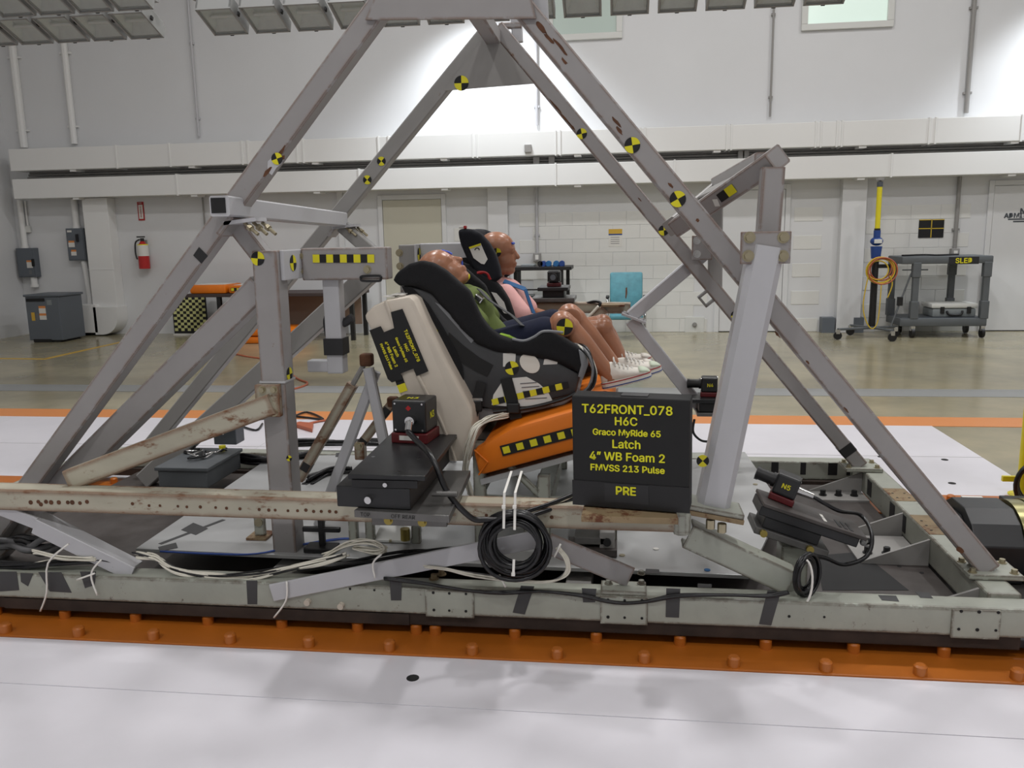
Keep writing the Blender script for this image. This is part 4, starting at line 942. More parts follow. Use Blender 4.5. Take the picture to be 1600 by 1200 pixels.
# ================================================================== things on the sled
# sign block
sl, sr = P(896, 788, Z=.572), P(1077, 802, Z=.572); sx = (sr - sl); sw = sx.length; sx.normalize(); sn = V(sx.y, -sx.x, 0); SHt = .385
sg = thing('sign_block', 'black upright sign block with yellow test details on the rusty beam', 'sign', (sl + sr) / 2)
lean = V(-.012, 0, 1).normalized(); cc = (sl + sr) / 2 - sn * .05
blk_ = MB().box(cc + lean * (SHt / 2), (sw, .1, SHt), (sx, -sn, lean), ch=.006).build('block', 'black_matte', sg)
fc = lambda u, v: (sl + sr) / 2 + sx * ((u - .5) * sw) + lean * (v * SHt) + sn * .0004
MB().box(fc(.5, .115), (sw * 1.012, .004, SHt * .23), (sx, -sn, lean)).build('bottom_tape', 'black', blk_)
MB().box(fc(.47, .14) + sn * .003, (sw * .38, .002, SHt * .17), (sx, -sn, lean)).build('date_card', 'black_tape', blk_)
MB().box(fc(.53, 1.0) - sn * .045 + lean * .002, (.09, .05, .003), (sx, -sn, lean)).build('top_strap', 'grey_tape', blk_)
for s_, u, v, z_ in (('T62FRONT_078', .475, .895, .0520), ('H6C', .468, .79, .0490), ('Graco MyRide 65', .472, .688, .0370), ('Latch', .47, .585, .0500), ('4\u201d WB Foam 2', .475, .472, .0500), ('FMVSS 213 Pulse', .475, .365, .0390)):
    text(s_, fc(u, v), sn, z_ * 1.09, 'yellow_text', blk_, up=lean, bold=.0012)
text('PRE', fc(.465, .165) + sn * .0042, sn, .055, 'yellow_text', blk_, up=lean, bold=.0014)
# rusty plate below the sign, welded to the beam
MB().prism([P(*p, Z=.566) for p in ((908, 806), (1060, 810), (1052, 785), (915, 780))], (0, 0, -.022)).build('beam_plate', 'rust_plate', S, bevel=.002)
# ------------------------------------------------------------------ cameras
def camera(name, label, c, f, up, k, mark, stand_off=0., lens=True, texts=()):
    """small black high-speed camera; c centre of the base, f lens direction"""
    t = thing(name, label, 'camera', c)
    f = Vector(f).normalized(); u = Vector(up); u = (u - f * u.dot(f)).normalized(); s_ = u.cross(f); ax = (f, s_, u); c = Vector(c)
    MB().box(c + u * (.02 * k), (.15 * k, .15 * k, .04 * k), ax, ch=.004).build('base', 'red_anod', t)
    bd = MB().box(c + u * (.105 * k), (.14 * k, .14 * k, .128 * k), ax, ch=.008).build('body', 'black_anod', t)
    if lens:
        p = c + u * (.105 * k) + f * (.07 * k); MB().cyl(p, p + f * .02 * k, .045 * k, n=18).cyl(p + f * .02 * k, p + f * .10 * k, .038 * k, n=18).cyl(p + f * .10 * k, p + f * .12 * k, .042 * k, n=18).build('lens', 'black', t, smooth=True)
        MB().cyl(p + f * .1205 * k, p + f * .122 * k, .03 * k, n=18).build('lens_glass', 'panel_grey', t)
    for i in (-1, 1):
        for j in (-1, 1): 
            for d, a in ((f, s_), (-f, s_)): MB().cyl(c + u * (.105 * k + .052 * k * i) + a * (.056 * k * j) + d * .0695 * k, c + u * (.105 * k + .052 * k * i) + a * (.056 * k * j) + d * .0715 * k, .004 * k, n=8).build('screw', 'chrome', bd)
    return t, bd, ax
# slide with camera at the left of the beam
Zp = .70
pl_q = [P(*p, Z=Zp) for p in ((543, 741), (664, 744), (719, 672), (620, 668))]
M1 = thing('camera_slide', 'black camera slide table clamped to the upper beam', 'camera mount', P(600, 790, Z=.56))
tp = MB().prism(pl_q, (0, 0, -.018)).build('slide_plate', 'black_anod', M1, bevel=.003)
a0, a1, a2, a3 = pl_q
ex = (a1 - a0).normalized(); ey = (a3 - a0); ey.z = 0; ly = ey.length; ey.normalize(); wid = (a1 - a0).length
b0_, b1_ = P(525, 760, Z=.655), P(641, 764, Z=.655)
blk2 = MB().prism([P(*p, Z=.655) for p in ((525, 759), (640, 764), (712, 683), (610, 678))], (0, 0, -.075)).build('slide_base', 'black_anod', M1, bevel=.004)
MB().prism([P(*p, Z=.682) for p in ((549, 750), (652, 752), (705, 680), (620, 676))], (0, 0, -.026)).build('slide_way', 'black', M1)
c = P(583, 775, Y=(P(583, 772, Z=.62)).y); kb = MB().cyl(c + V(.01, .03, 0), c + V(-.005, -.05, 0), .013, n=12); kb.cyl(c + V(0, -.01, 0), c + V(-.001, -.018, 0), .024, n=16); kb.build('slide_knob', 'chrome', M1, smooth=True)
c = P(602, 748, Z=.69); MB().cyl(c + V(0, .06, -.02), c + V(0, -.01, -.02), .008, n=8).build('slide_screw', 'chrome', M1)
c = P(675, 771, Z=.615); MB().cyl(c, c + V(.09, 0, 0), .011, n=10).build('clamp_pin', 'alu_dark', M1)
for q in ((583, 714), (654, 716), (690, 678), (622, 737)): c_ = P(*q, Z=Zp + .0003); MB().cyl(c_, c_ + V(0, 0, .001), .008, n=10).build('plate_screw', 'chrome', tp)
al = MB().prism([P(*p, Z=.578) for p in ((553, 797), (702, 806), (735, 735), (640, 735))], (0, 0, -.026)).build('clamp_bracket', 'alu_dark', M1, bevel=.002)
zt = .560; xa, xb_ = P(582, 815, Y=2.845).x, P(699, 820, Y=2.845).x
MB().span((xa, 2.835, .455), (xb_, 2.862, .558), ch=.003).build('clamp_jaw', 'alu_dark', M1)
for q in ((607, 813), (660, 816)): bolt(P(*q, Y=2.835), (0, -1, 0), .012, .012, M1, 'brass')
ba, bb_ = P(553, 797, Z=.578), P(702, 806, Z=.578); bn = V((bb_ - ba).y, -(bb_ - ba).x, 0).normalized()
for s_, k in (('TOP', .12), ('OFF REAR', .52)): text(s_, ba.lerp(bb_, k) + V(0, 0, -.013), bn, .026, 'black_matte', M1, name='marker_writing')
cpos = P(650, 686, Z=Zp)
C1, bd1, ax = camera('high_speed_camera', 'black camera marked N3 with cable on the slide table', cpos, (.12, 1, 0), (0, 0, 1), 1.0, 'N3')
fb_ = cpos + V(0, 0, .105); nb = -ax[0]
text('N3', cpos + V(0, 0, .105 + .0645) + V(.0, -.02, 0), (0, 0, 1), .05, 'yellow_text', bd1, up=(0, 1, 0), bold=.001); text('N3', fb_ - ax[1] * .0703, -ax[1], .05, 'yellow_text', bd1, bold=.001) if ax[1].x < 0 else text('N3', fb_ + ax[1] * .0703, ax[1], .05, 'yellow_text', bd1, bold=.001)
MB().box(fb_ + nb * .0705 + V(.0, 0, .035), (.016, .002, .016), (V(.7, 0, .7), V(0, 1, 0), V(-.7, 0, .7))).build('red_mark', 'red', bd1)
MB().box(cpos + nb * .0755 + V(0, 0, .022), (.08, .002, .018), (ax[1], ax[0], ax[2])).build('base_label', 'white_paper', bd1)
c = fb_ + nb * .0705 + V(.015, 0, -.01); MB().cyl(c, c + nb * .035, .019, n=14).cyl(c + nb * .035, c + nb * .05 + V(0, 0, -.03), .014, n=12).build('plug', 'chrome', bd1, smooth=True)
p1 = c + nb * .052 + V(0, 0, -.035)
cb = spline([p1, P(652, 690, Y=2.95), P(675, 715, Y=2.78), P(700, 770, Y=2.74), P(735, 808, Y=2.76), P(758, 812, Y=2.78), P(790, 812, Y=2.80)], 8)
tag(MB().tube(cb, .011, 8).build('camera_cable', 'cable_black', smooth='all'), 'thick black cable hanging from the camera marked N3', 'cable')
# coil of black cable tied to the beam
cc = P(804, 851, Y=2.80); ccx = cc
t = thing('cable_coil', 'round coil of black cable tied to the upper beam with white ties', 'cable coil', cc + V(0, 0, -.13))
def coil(c, r, rs, n, par, th, seed, sq=1.0, m='cable_black'):
    rnd = random.Random(seed)
    for i in range(n):
        rr = r + rnd.uniform(-rs, rs); o = V(rnd.uniform(-.006, .006), rnd.uniform(-.03, .03), rnd.uniform(-.006, .006)); ph = rnd.uniform(0, 6)
        pts = [c + o + V(math.cos(a) * rr * (1 + .03 * math.sin(2 * a + ph)), .012 * math.sin(a + ph), math.sin(a) * rr * sq * (1 + .03 * math.cos(3 * a + ph))) for a in [2 * math.pi * k / 28 for k in range(28)]]
        MB().tube(pts, th, 6, True).build('cable_turn', m, par, smooth='all')
coil(cc, .103, .022, 16, t, .0075, 3)
for px, y0, y1 in ((787, 770, 826), (804, 770, 828), (802, 874, 900)):
    a, b = P(px + 1, y0, Y=2.765), P(px, y1, Y=2.755); MB().bar(a, b, .009, .002, (0, 1, 0), .0005).build('cable_tie', 'tie_white', t)
    MB().box(P(px, (y0 + 22) if y0 < 800 else 897, Y=2.76), (.013, .012, .012), ch=.001).build('tie_head', 'tie_white', t)
    if y0 < 800: MB().bar(a, a + V(0, .2, .02), .009, .002, (0, 0, 1), .0005).build('cable_tie', 'tie_white', t)
for i, (q0_, q1_) in enumerate((((820, 800), (905, 768)), ((830, 806), (905, 776)))):
    tag(MB().tube(spline([P(*q0_, Y=2.82), P((q0_[0] + q1_[0]) / 2, (q0_[1] + q1_[1]) / 2 + 2, Y=2.9), P(*q1_, Y=2.98)], 6), .008, 8).build('coil_lead', 'cable_black', smooth='all'), ('upper' if i == 0 else 'lower') + ' black lead running from the cable coil behind the sign', 'cable')
# wire bundles along the near rail
def bundle(label, cols, path, n, r, spread, seed, name='wire_bundle'):
    rnd = random.Random(seed); t = thing(name, label, 'wires', path[0]); base = spline(path, 5)
    for i in range(n):
        o = V(rnd.uniform(-1, 1), rnd.uniform(-1, 1), rnd.uniform(-.6, 1)) * spread; p1, p2 = rnd.uniform(0, 6), rnd.uniform(.6, 1.6)
        pts = [p + o * (.7 + .5 * math.sin(j * .35 * p2 + p1)) for j, p in enumerate(base)]
        MB().tube(pts, r, 5).build('wire', cols[i % len(cols)], t, smooth='all')
    return t
zr = .235
def gp(pts, z=zr, Y=None): return [P(x, y, Y=Y) if Y else P(x, y, Z=z) for x, y in pts]
bundle('bundle of cream wires sagging along the left half of near rail', ['cable_white', 'cable_white', 'cable_black'], gp(((215, 866), (240, 872), (262, 885), (300, 897), (345, 902), (400, 900), (450, 890), (500, 878), (540, 868)), Y=2.90), 16, .0042, .014, 5)
bundle('loose tangle of cream wires on the rail beside the flat strut', ['cable_white'], gp(((505, 872), (535, 856), (560, 850), (585, 852), (600, 862), (585, 866), (550, 858)), Y=2.93), 9, .0035, .02, 6)
bundle('cream wires running under the coil and looping up at its right', ['cable_white', 'cable_white', 'cable_white', 'cable_grey'], gp(((665, 886), (700, 890), (740, 899), (790, 906), (840, 910), (872, 906), (888, 893), (886, 872), (872, 855)), Y=2.865), 9, .0036, .009, 7)
bundle('thick black loom with cream wires along the left end of rail', ['cable_black', 'cable_black', 'cable_white', 'cable_black'], gp(((-20, 884), (40, 884), (90, 878), (150, 876), (185, 882)), Y=2.91), 12, .009, .016, 8)
bundle('cream wires tied over the black loom at the far left', ['cable_white'], gp(((55, 863), (75, 867), (110, 872), (150, 874)), Y=2.885), 9, .0036, .012, 9)
bundle('thin black cables taped along the top edge of near rail', ['cable_black'], gp(((600, 905), (660, 912), (740, 924), (790, 927), (840, 924), (900, 930), (960, 942), (1010, 940), (1060, 932), (1140, 930), (1200, 932), (1232, 926)), Y=2.848), 3, .0055, .004, 10)
bundle('black cables lying on the deck behind the flat strut', ['cable_black'], gp(((470, 890), (560, 880), (640, 870), (700, 862), (740, 855))), 5, .007, .015, 11)
t = thing('cable_coil', 'small coil of dark cable hanging at the lower end of the channel strut', 'cable coil', P(1262, 930, Y=2.92))
cc2 = P(1262, 900, Y=2.90)
rnd = random.Random(4)
for i in range(10):
    rr = .06 + rnd.uniform(-.012, .012); o = V(rnd.uniform(-.01, .01), rnd.uniform(-.02, .03), 0); ph = rnd.uniform(0, 6)
    MB().tube([cc2 + o + V(math.cos(a) * rr * .62, math.cos(a) * .03, math.sin(a) * rr * 1.1) for a in [2 * math.pi * k / 24 for k in range(24)]], .0055, 6, True).build('cable_turn', 'cable_black', t, smooth='all')
MB().tube([cc2 + V(math.cos(a) * .03 - .02, -.03, math.sin(a) * .085 - .01) for a in [-1.3 + 2.6 * k / 10 for k in range(11)]], .004, 5).build('cable_tie', 'tie_white', t)
# white cable ties with long tails
for i, (pts, lab) in enumerate(((((107, 850), (75, 880), (73, 925), (63, 955)), 'long white cable tie with its tail hanging below left rail end'), (((158, 875), (145, 890), (143, 905), (152, 930)), 'white cable tie round the loom right of the longest tie'), (((148, 896), (120, 906)), 'short white tie tail pointing left on the black loom'),
                                 (((448, 908), (447, 938), (428, 965)), 'white cable tie tail hanging from the lower end of flat strut'), (((596, 866), (583, 880), (586, 903)), 'white cable tie round the middle of the flat strut'), (((876, 850), (866, 870)), 'white cable tie on the loop of cream wires beside the coil'), (((780, 898), (790, 917)), 'short white tie tail below the black cable coil'))):
    tag(MB().tube(spline(gp(pts, Y=2.838), 4), .004, 5).build('cable_tie', 'tie_white', smooth='all'), lab, 'cable tie')
# tilted camera table at the right
M2 = thing('camera_slide', 'tilted dark camera table on a short post at the right', 'camera mount', (P(1245, 920, Z=.205).x, 3.06, .205))
A_, B_ = P(1192, 786, Y=3.10), P(1352, 840, Y=3.10); dx_ = (B_ - A_).normalized(); up2 = V(-dx_.z, 0, dx_.x); yy = V(0, 1, 0); ax2_ = (dx_, yy, up2); ce = (A_ + B_) / 2; ln_ = (B_ - A_).length
pt = MB().box(ce + yy * .07, (ln_, .19, .014), ax2_, ch=.003).build('slide_plate', 'dark_plate', M2)
MB().box(ce + yy * .07 - up2 * .027 - dx_ * .01, (ln_ * .96, .16, .038), ax2_, ch=.004).build('slide_rail', 'black_anod', M2)
MB().box(ce + yy * .07 - up2 * .068 - dx_ * .06, (ln_ * .55, .14, .045), ax2_, ch=.004).build('slide_base', 'black_anod', M2)
MB().box(ce + yy * .07 - up2 * .105 - dx_ * .05, (ln_ * .72, .17, .028), ax2_, ch=.003).build('clamp_plate', 'alu_dark', M2)
for k in (-.16, .02): p = ce + dx_ * k - up2 * .105 + yy * -.016; MB().cyl(p, p - yy * .014, .014, n=12).build('clamp_bolt', 'brass', M2)
for k in range(3): MB().box(ce + dx_ * (.10 + k * .022) + up2 * .0075 + yy * .04, (.012, .08, .002), ax2_).build('vent_slot', 'black', pt)
MB().box(ce + dx_ * .045 + up2 * .0075 + yy * .05, (.012, .08, .002), ax2_).build('white_tape', 'white_paper', pt)
c = ce + dx_ * (ln_ / 2) + yy * .02 - up2 * .02; MB().cyl(c - yy * .02, c + yy * .02 + dx_ * .03, .014, n=10).build('slide_knob', 'chrome', M2)
xx = P(1248, 900, Y=3.05).x; MB().span((xx - .05, 3.13, .09), (xx + .05, 3.23, (ce - up2 * .12).z - .005), ch=.005).build('mount_post', 'steel_pale', M2)
c3 = A_ + dx_ * .085 + up2 * .008 + yy * .10
C2, bd2, ax = camera('high_speed_camera', 'black camera marked N5 on the tilted table at right', c3, (-dx_.x, .25, -dx_.z), up2, .64, 'N5')
n5 = -ax[1] if ax[1].y > 0 else ax[1]
text('N5', c3 + up2 * .067 + n5 * .0455, n5, .036, 'yellow', bd2, up=up2, bold=.0008)
p = c3 + up2 * .06 - ax[0] * .045; MB().cyl(p, p - ax[0] * .06, .016, .013, n=12).build('plug', 'chrome', bd2, smooth=True)
tag(MB().tube(spline([p - ax[0] * .06, p - ax[0] * .16 + V(0, .02, -.02), P(1345, 805, Y=3.25), P(1362, 835, Y=3.15), P(1355, 868, Y=3.08), P(1320, 882, Y=3.05), P(1290, 872, Y=3.0), P(1268, 868, Y=2.95)], 7), .008, 7).build('camera_cable', 'cable_black', smooth='all'), 'black cable drooping from camera N5 to the small coil', 'cable')
# camera behind the leaning pole, on the far strut
c4 = P(1102, 618, Y=4.55)
M3 = thing('camera_slide', 'black camera table behind the leaning pole on the far side', 'camera mount', c4 + V(0, 0, -.09))
MB().box(c4 + V(.05, 0, -.012), (.34, .2, .022), ch=.003).build('slide_plate', 'black_anod', M3); MB().box(c4 + V(.07, 0, -.05), (.22, .16, .05), ch=.004).build('slide_base', 'black', M3); MB().box(c4 + V(.08, 0, -.088), (.26, .18, .02), ch=.003).build('clamp_plate', 'alu_dark', M3)
C3, bd3, ax = camera('high_speed_camera', 'small black camera marked N4 behind the leaning pole', c4 + V(.02, 0, 0), (-1, .1, 0), (0, 0, 1), .62, 'N4')
text('N4', c4 + V(.02, -.046, .065), (0, -1, 0), .035, 'yellow', bd3, bold=.0006)
tag(MB().tube(spline([P(1085, 655, Y=4.6), P(1083, 675, Y=4.58), P(1095, 688, Y=4.6), P(1110, 690, Y=4.65)], 6), .007, 6).build('camera_cable', 'cable_black', smooth='all'), 'short black cable below the camera marked N4', 'cable')
# camera on the far beam
zb = P(860, 478, Y=4.72).z + .03
M4 = thing('camera_slide', 'dark camera table standing on the far beam behind the dummies', 'camera mount', (P(860, 478, Y=4.72).x, 4.72, zb))
xm = P(866, 478, Y=4.72).x
MB().span((xm - .12, 4.62, zb), (xm + .12, 4.86, zb + .022), ch=.003).build('clamp_plate', 'alu_dark', M4); MB().span((xm - .06, 4.66, zb + .022), (xm + .06, 4.82, zb + .06), ch=.003).build('slide_base', 'black', M4); MB().span((xm - .085, 4.62, zb + .06), (xm + .085, 4.86, zb + .08), ch=.003).build('slide_plate', 'black_anod', M4)
C4, bd4, ax = camera('high_speed_camera', 'black camera on the far beam facing the photographer between dummy and chair', (xm, 4.74, zb + .08), (0, -1, 0), (0, 0, 1), .52, '')
tag(MB().tube(spline([P(915, 475, Y=4.7), P(930, 471, Y=4.68), P(938, 475, Y=4.66), P(925, 492, Y=4.66), P(910, 506, Y=4.64)], 6), .009, 6).build('camera_cable', 'cable_black', smooth='all'), 'black cable looping over the end of the far beam', 'cable')
bundle('white wires going down the far strut beside the dummy knee', ['cable_white'], gp(((935, 478), (925, 490), (912, 505), (900, 520)), Y=4.64), 4, .006, .008, 13)
# wiring from the near dummy round the front of the child seat
bundle('grey and cream wire loom curving round the front of the near child seat', ['cable_white', 'cable_black', 'cable_black', 'cable_grey'], [P(888, 540, Y=3.5), P(905, 541, Y=3.42), P(920, 555, Y=3.36), P(928, 580, Y=3.34), P(922, 605, Y=3.33), P(905, 622, Y=3.33)], 9, .006, .011, 14)
bundle('thin cream wires draped behind the orange cushion', ['cable_white'], [P(790, 648, Y=3.35), P(765, 656, Y=3.28), P(742, 672, Y=3.22), P(732, 700, Y=3.22), P(728, 740, Y=3.26), P(735, 775, Y=3.3)], 8, .0035, .014, 15)
# boxes and clutter behind the beam at the left
x0 = P(248, 755, Y=4.05).x; x1 = P(308, 755, Y=4.05).x
t = thing('junction_box', 'grey metal junction box with wires on its lid behind the beam', 'box', ((x0 + x1) / 2, 4.2, .19))
zt = P(248, 735, Y=4.05).z
MB().span((x0, 4.05, .19), (x1 + .06, 4.45, zt), ch=.006).build('box_body', 'cart_grey', t); MB().span((x0 - .012, 4.038, zt), (x1 + .072, 4.462, zt + .02), ch=.004).build('box_lid', 'cart_grey', t)
rnd = random.Random(21)
for i in range(9):
    c = V(x0 + rnd.uniform(.05, .2), rnd.uniform(4.12, 4.4), zt + .025); MB().tube(spline([c + V(rnd.uniform(-.06, .06), rnd.uniform(-.05, .05), rnd.uniform(0, .02)) for k in range(4)], 4), .006, 5).build('connector_lead', ('chrome', 'cable_black')[i % 2], t, smooth='all')
MB().cyl((x1 - .02, 4.4, zt + .02), (x1 - .02, 4.4, zt + .05), .02, n=10).build('yellow_cap', 'yellow', t)
c = P(352, 695, Z=.222); t = thing('data_box', 'dark upright recorder box near the far rail at left', 'box', c)
MB().box(c + V(0, .06, .09), (.15, .12, .18), ch=.006).build('box_body', 'panel_dark', t)
for k in (-.012, .012): MB().cyl(c + V(k - .02, -.001, .07), c + V(k - .02, -.004, .07), .005, n=8).build('indicator', 'white_paper', t)
bundle('heap of black cables on the deck by the recorder box', ['cable_black'], gp(((335, 712), (370, 716), (410, 720), (450, 716), (480, 712))), 9, .012, .03, 16)
bundle('black cables along the far rail behind the links', ['cable_black'], gp(((440, 694), (500, 692), (560, 693), (600, 694)), z=.25), 5, .014, .02, 17)
bundle('black cables and fittings in the dark corner at far left', ['cable_black', 'cable_grey'], gp(((-10, 855), (30, 850), (60, 858), (100, 850), (140, 845))), 8, .014, .04, 18)
bundle('black loom heaped behind the camera slide on the deck', ['cable_black'], gp(((478, 752), (500, 742), (520, 738), (545, 735))), 8, .010, .03, 19)
bundle('blue wire taped along the near edge of the deck plate', ['cable_blue'], gp(((250, 862), (330, 866), (400, 866), (470, 852), (540, 842), (575, 848)), z=.226), 2, .004, .003, 20)
t = thing('sensor_block', 'small steel block with a white plate on the deck below the beam', 'block', P(560, 870, Z=.222))
c = P(612, 850, Z=.222); MB().box(c + V(0, .1, .03), (.16, .2, .012), (V(1, 0, 0), V(0, .97, .2), V(0, -.2, .97)), ch=.002).build('plate', 'frame_white', t)
for px in (552, 578, 650): q = P(px, 850, Z=.222); MB().span((q.x - .018, q.y, .222), (q.x + .018, q.y + .03, .36), ch=.002).build('upright', 'steel_pale', t)
MB().cyl(c + V(.06, .0, .02), c + V(.06, 0, .07), .02, n=10).build('hex_stud', 'brass', t)
c = P(503, 860, Z=.222); t = thing('tripod_clamp', 'black clamp fixture standing on the deck behind the wires', 'clamp', c)
MB().span((c.x - .012, c.y, .222), (c.x + .012, c.y + .024, .36), ch=.003).build('upright', 'black', t); MB().span((c.x - .08, c.y, .3), (c.x + .08, c.y + .02, .32), ch=.003).build('cross_arm', 'black', t); MB().box(c + V(0, 0, .012), (.13, .08, .02), ch=.004).build('foot', 'black', t)
MB().box(P(610, 845, Z=.24), (.01, .01, .01)).build('stud', 'zinc', t)
# steel brackets lying under the bench at right of the coil
t = thing('bench_bracket', 'steel anchor bracket on the deck under the bench', 'bracket', P(905, 868, Z=.222))
c = P(925, 868, Z=.222); MB().box(c + V(0, .05, .06), (.14, .1, .03), ch=.003).build('arm', 'alu_dark', t); MB().box(c + V(.06, .05, .05), (.06, .1, .1), ch=.004).build('block', 'steel_far', t); MB().cyl(c + V(.06, -.001, .06), c + V(.06, -.014, .06), .016, n=12).build('bolt', 'black', t); MB().box(c + V(0, .05, .018), (.2, .14, .03), ch=.003).build('foot', 'dark_plate', t)
# ------------------------------------------------------------------ pushing head at the right end
c = V(1.62, 3.76, .10); t = thing('actuator_head', 'black chamfered block with a gold-green ring pushing the sled', 'actuator', c + V(.2, 0, -.09))
def arch(x, r, n, f=0.): return [c + V(x, -r, -.09)] + [c + V(x, -r * math.cos(math.pi * k / n), r * math.sin(math.pi * k / n)) for k in range(n + 1)] + [c + V(x, r, -.09)]
oc = [(-.215, -.09), (-.215, .07), (-.155, .15), (-.075, .195), (.075, .195), (.155, .15), (.215, .07), (.215, -.09)]
MB().prism([c + V(-.13, y, z) for y, z in oc], (.2, 0, 0)).build('block', 'black_anod', t, bevel=.005)
MB().prism([c + V(-.17, y * .72, z * .8) for y, z in oc], (.04, 0, 0)).build('nose', 'black', t, bevel=.004)
MB().prism(arch(.08, .205, 24), (.06, 0, 0)).build('ring', 'gold_ring', t, smooth=True); MB().prism(arch(.145, .21, 24), (.075, 0, 0)).build('ring', 'gold_ring', t, smooth=True)
MB().prism(arch(.22, .14, 20), (1.2, 0, 0)).build('ram', 'dark_plate', t, smooth=True)
MB().span((2.15, 3.3, .012), (3.2, 4.35, .26), ch=.01).build('ram_housing', 'black', t)
MB().span((1.72, 3.3, .004), (1.95, 4.2, .05), ch=.004).build('ram_bed', 'dark_plate', t)
MB().box(c + V(.36, .34, .06), (.3, .1, .1), ch=.004).build('valve_block', 'black', t); MB().box(c + V(.0, .16, .162), (.09, .05, .01)).build('white_tag', 'white_paper', t)
t = thing('safety_post', 'yellow safety post at the right edge beside the hoses', 'post', P(1596, 775, Z=0))
c = P(1596, 775, Z=0); MB().cyl(c, c + V(0, 0, .62), .028, n=14).build('post', 'pole_yellow', t, smooth=True); MB().cyl(c, c + V(0, 0, .012), .07, n=14).build('post_foot', 'pole_yellow', t); MB().box(c + V(-.06, 0, .10), (.1, .02, .03)).build('hose_hook', 'pole_yellow', t)
t = thing('hose_loop', 'looped black hydraulic hose hanging at the yellow post', 'hose', c + V(0, -.05, .02))
for i, rr in enumerate((.105, .12, .135)):
    MB().tube([c + V(.03 + math.cos(a) * rr * .9, -.08 - .02 * i, .06 + math.sin(a) * rr + .04) for a in [2 * math.pi * k / 28 for k in range(28)]], .012, 8, True).build('hose_turn', 'rubber', t, smooth='all')
c = P(1560, 1015, Z=.012); t = thing('floor_stop', 'dark steel stop block on the orange strip beyond the rail end', 'block', P(1580, 1010, Z=.012))
MB().span((P(1545, 1000, Y=2.95).x, 2.93, .03), (P(1640, 1000, Y=2.95).x, 3.05, .06), ch=.003).build('plate', 'panel_dark', t); MB().cyl(P(1563, 1010, Z=.012), P(1563, 1010, Z=.012) + V(0, 0, .03), .018, n=10).build('foot', 'black', t)
# ================================================================== things along the back wall
def wp(px, py, Y=YB): return P(px, py, Y=Y)
# switch boxes
def switchbox(label, px0, py0, px1, py1, labels, lever):
    a, b = wp(px0, py0, YB - .14), wp(px1, py1, YB - .14); t = thing('switch_box', label, 'switch box', ((a.x + b.x) / 2, YB - .002, b.z))
    bx = MB().span((a.x, YB - .14, b.z), (b.x, YB - .002, a.z), ch=.006).build('enclosure', 'panel_grey', t); MB().span((a.x + .012, YB - .148, b.z + .015), (b.x - .012, YB - .14, a.z - .015), ch=.003).build('cover', 'panel_grey', t)
    for u0, v0, u1, v1, m in labels:
        f = lambda u, v: V(a.x + (b.x - a.x) * u, YB - .1485, a.z + (b.z - a.z) * v)
        p, q = f(u0, v0), f(u1, v1); MB().span((p.x, YB - .1495, q.z), (q.x, YB - .1482, p.z)).build('label', m, t)
    x = a.x + (b.x - a.x) * lever[0]; z = a.z + (b.z - a.z) * lever[1]; MB().box((x, YB - .165, z), (.035, .035, .12), ch=.006).build('lever', 'black_matte', t)
    return a, b
a1_, b1_ = switchbox('grey switch box lower on the wall in the left corner', 24, 388, 56, 433, ((.58, .42, .92, .48, 'orange_line'), (.58, .48, .92, .68, 'white_paper'), (.66, .75, .82, .9, 'cable_grey')), (1.0, .5))
a2_, b2_ = switchbox('taller grey switch box between the corner and fire extinguisher', 102, 357, 135, 407, ((.1, .06, .35, .12, 'white_paper'), (.12, .38, .45, .44, 'orange_line'), (.1, .44, .45, .58, 'white_paper'), (.22, .66, .5, .72, 'orange_line'), (.2, .72, .5, .84, 'white_paper')), (.66, .3))
for x, z0, z1, r, lab in (((a1_.x + b1_.x) / 2 - .03, a1_.z, 2.17, .045, 'white pipe from the lower duct to the lower switch box'), ((a1_.x + b1_.x) / 2 + .06, .78, b1_.z, .05, 'white pipe from the lower switch box down to the transformer'), ((a2_.x + b2_.x) / 2, a2_.z, 2.17, .05, 'white pipe from the lower duct to the taller switch box')):
    t = thing('wall_pipe', lab, 'pipe', (x, YB - .07, z0)); MB().cyl((x, YB - .07, z0), (x, YB - .07, z1), r, n=14).build('pipe', 'duct_white', t, smooth=True); MB().cyl((x, YB - .07, z0), (x, YB - .07, z0 + .04), r * 1.2, n=14).build('pipe_collar', 'duct_white', t)
x = (a2_.x + b2_.x) / 2 + .06; t = thing('wall_pipe', 'white pipe curving from the taller switch box into the transformer side', 'pipe', (x, YB - .07, .2))
pts = spline([V(x, YB - .07, b2_.z), V(x + .02, YB - .07, .9), V(x + .03, YB - .08, .45), V(x - .03, YB - .3, .25), V(x - .22, YB - .55, .17)], 6); MB().tube(pts, .045, 10).build('pipe', 'duct_white', t, smooth='all')
q = wp(46, 358); t = thing('wall_socket', 'small pale socket box beside the pipe in the left corner', 'socket', (q.x, YB - .03, q.z)); MB().box((q.x, YB - .03, q.z), (.08, .056, .11), ch=.008).build('box', 'frame_white', t); MB().cyl((q.x, YB - .03, q.z + .05), (q.x, YB - .03, 2.16), .015, n=8).build('conduit', 'duct_white', t)
q = P(6, 270, X=XL + .03) if False else V(XL + .04, 12.2, 2.55); t = thing('wall_socket', 'small grey box on the left wall at the duct height', 'socket', q); MB().box(q, (.07, .16, .12), ch=.008).build('box', 'steel_far', t)
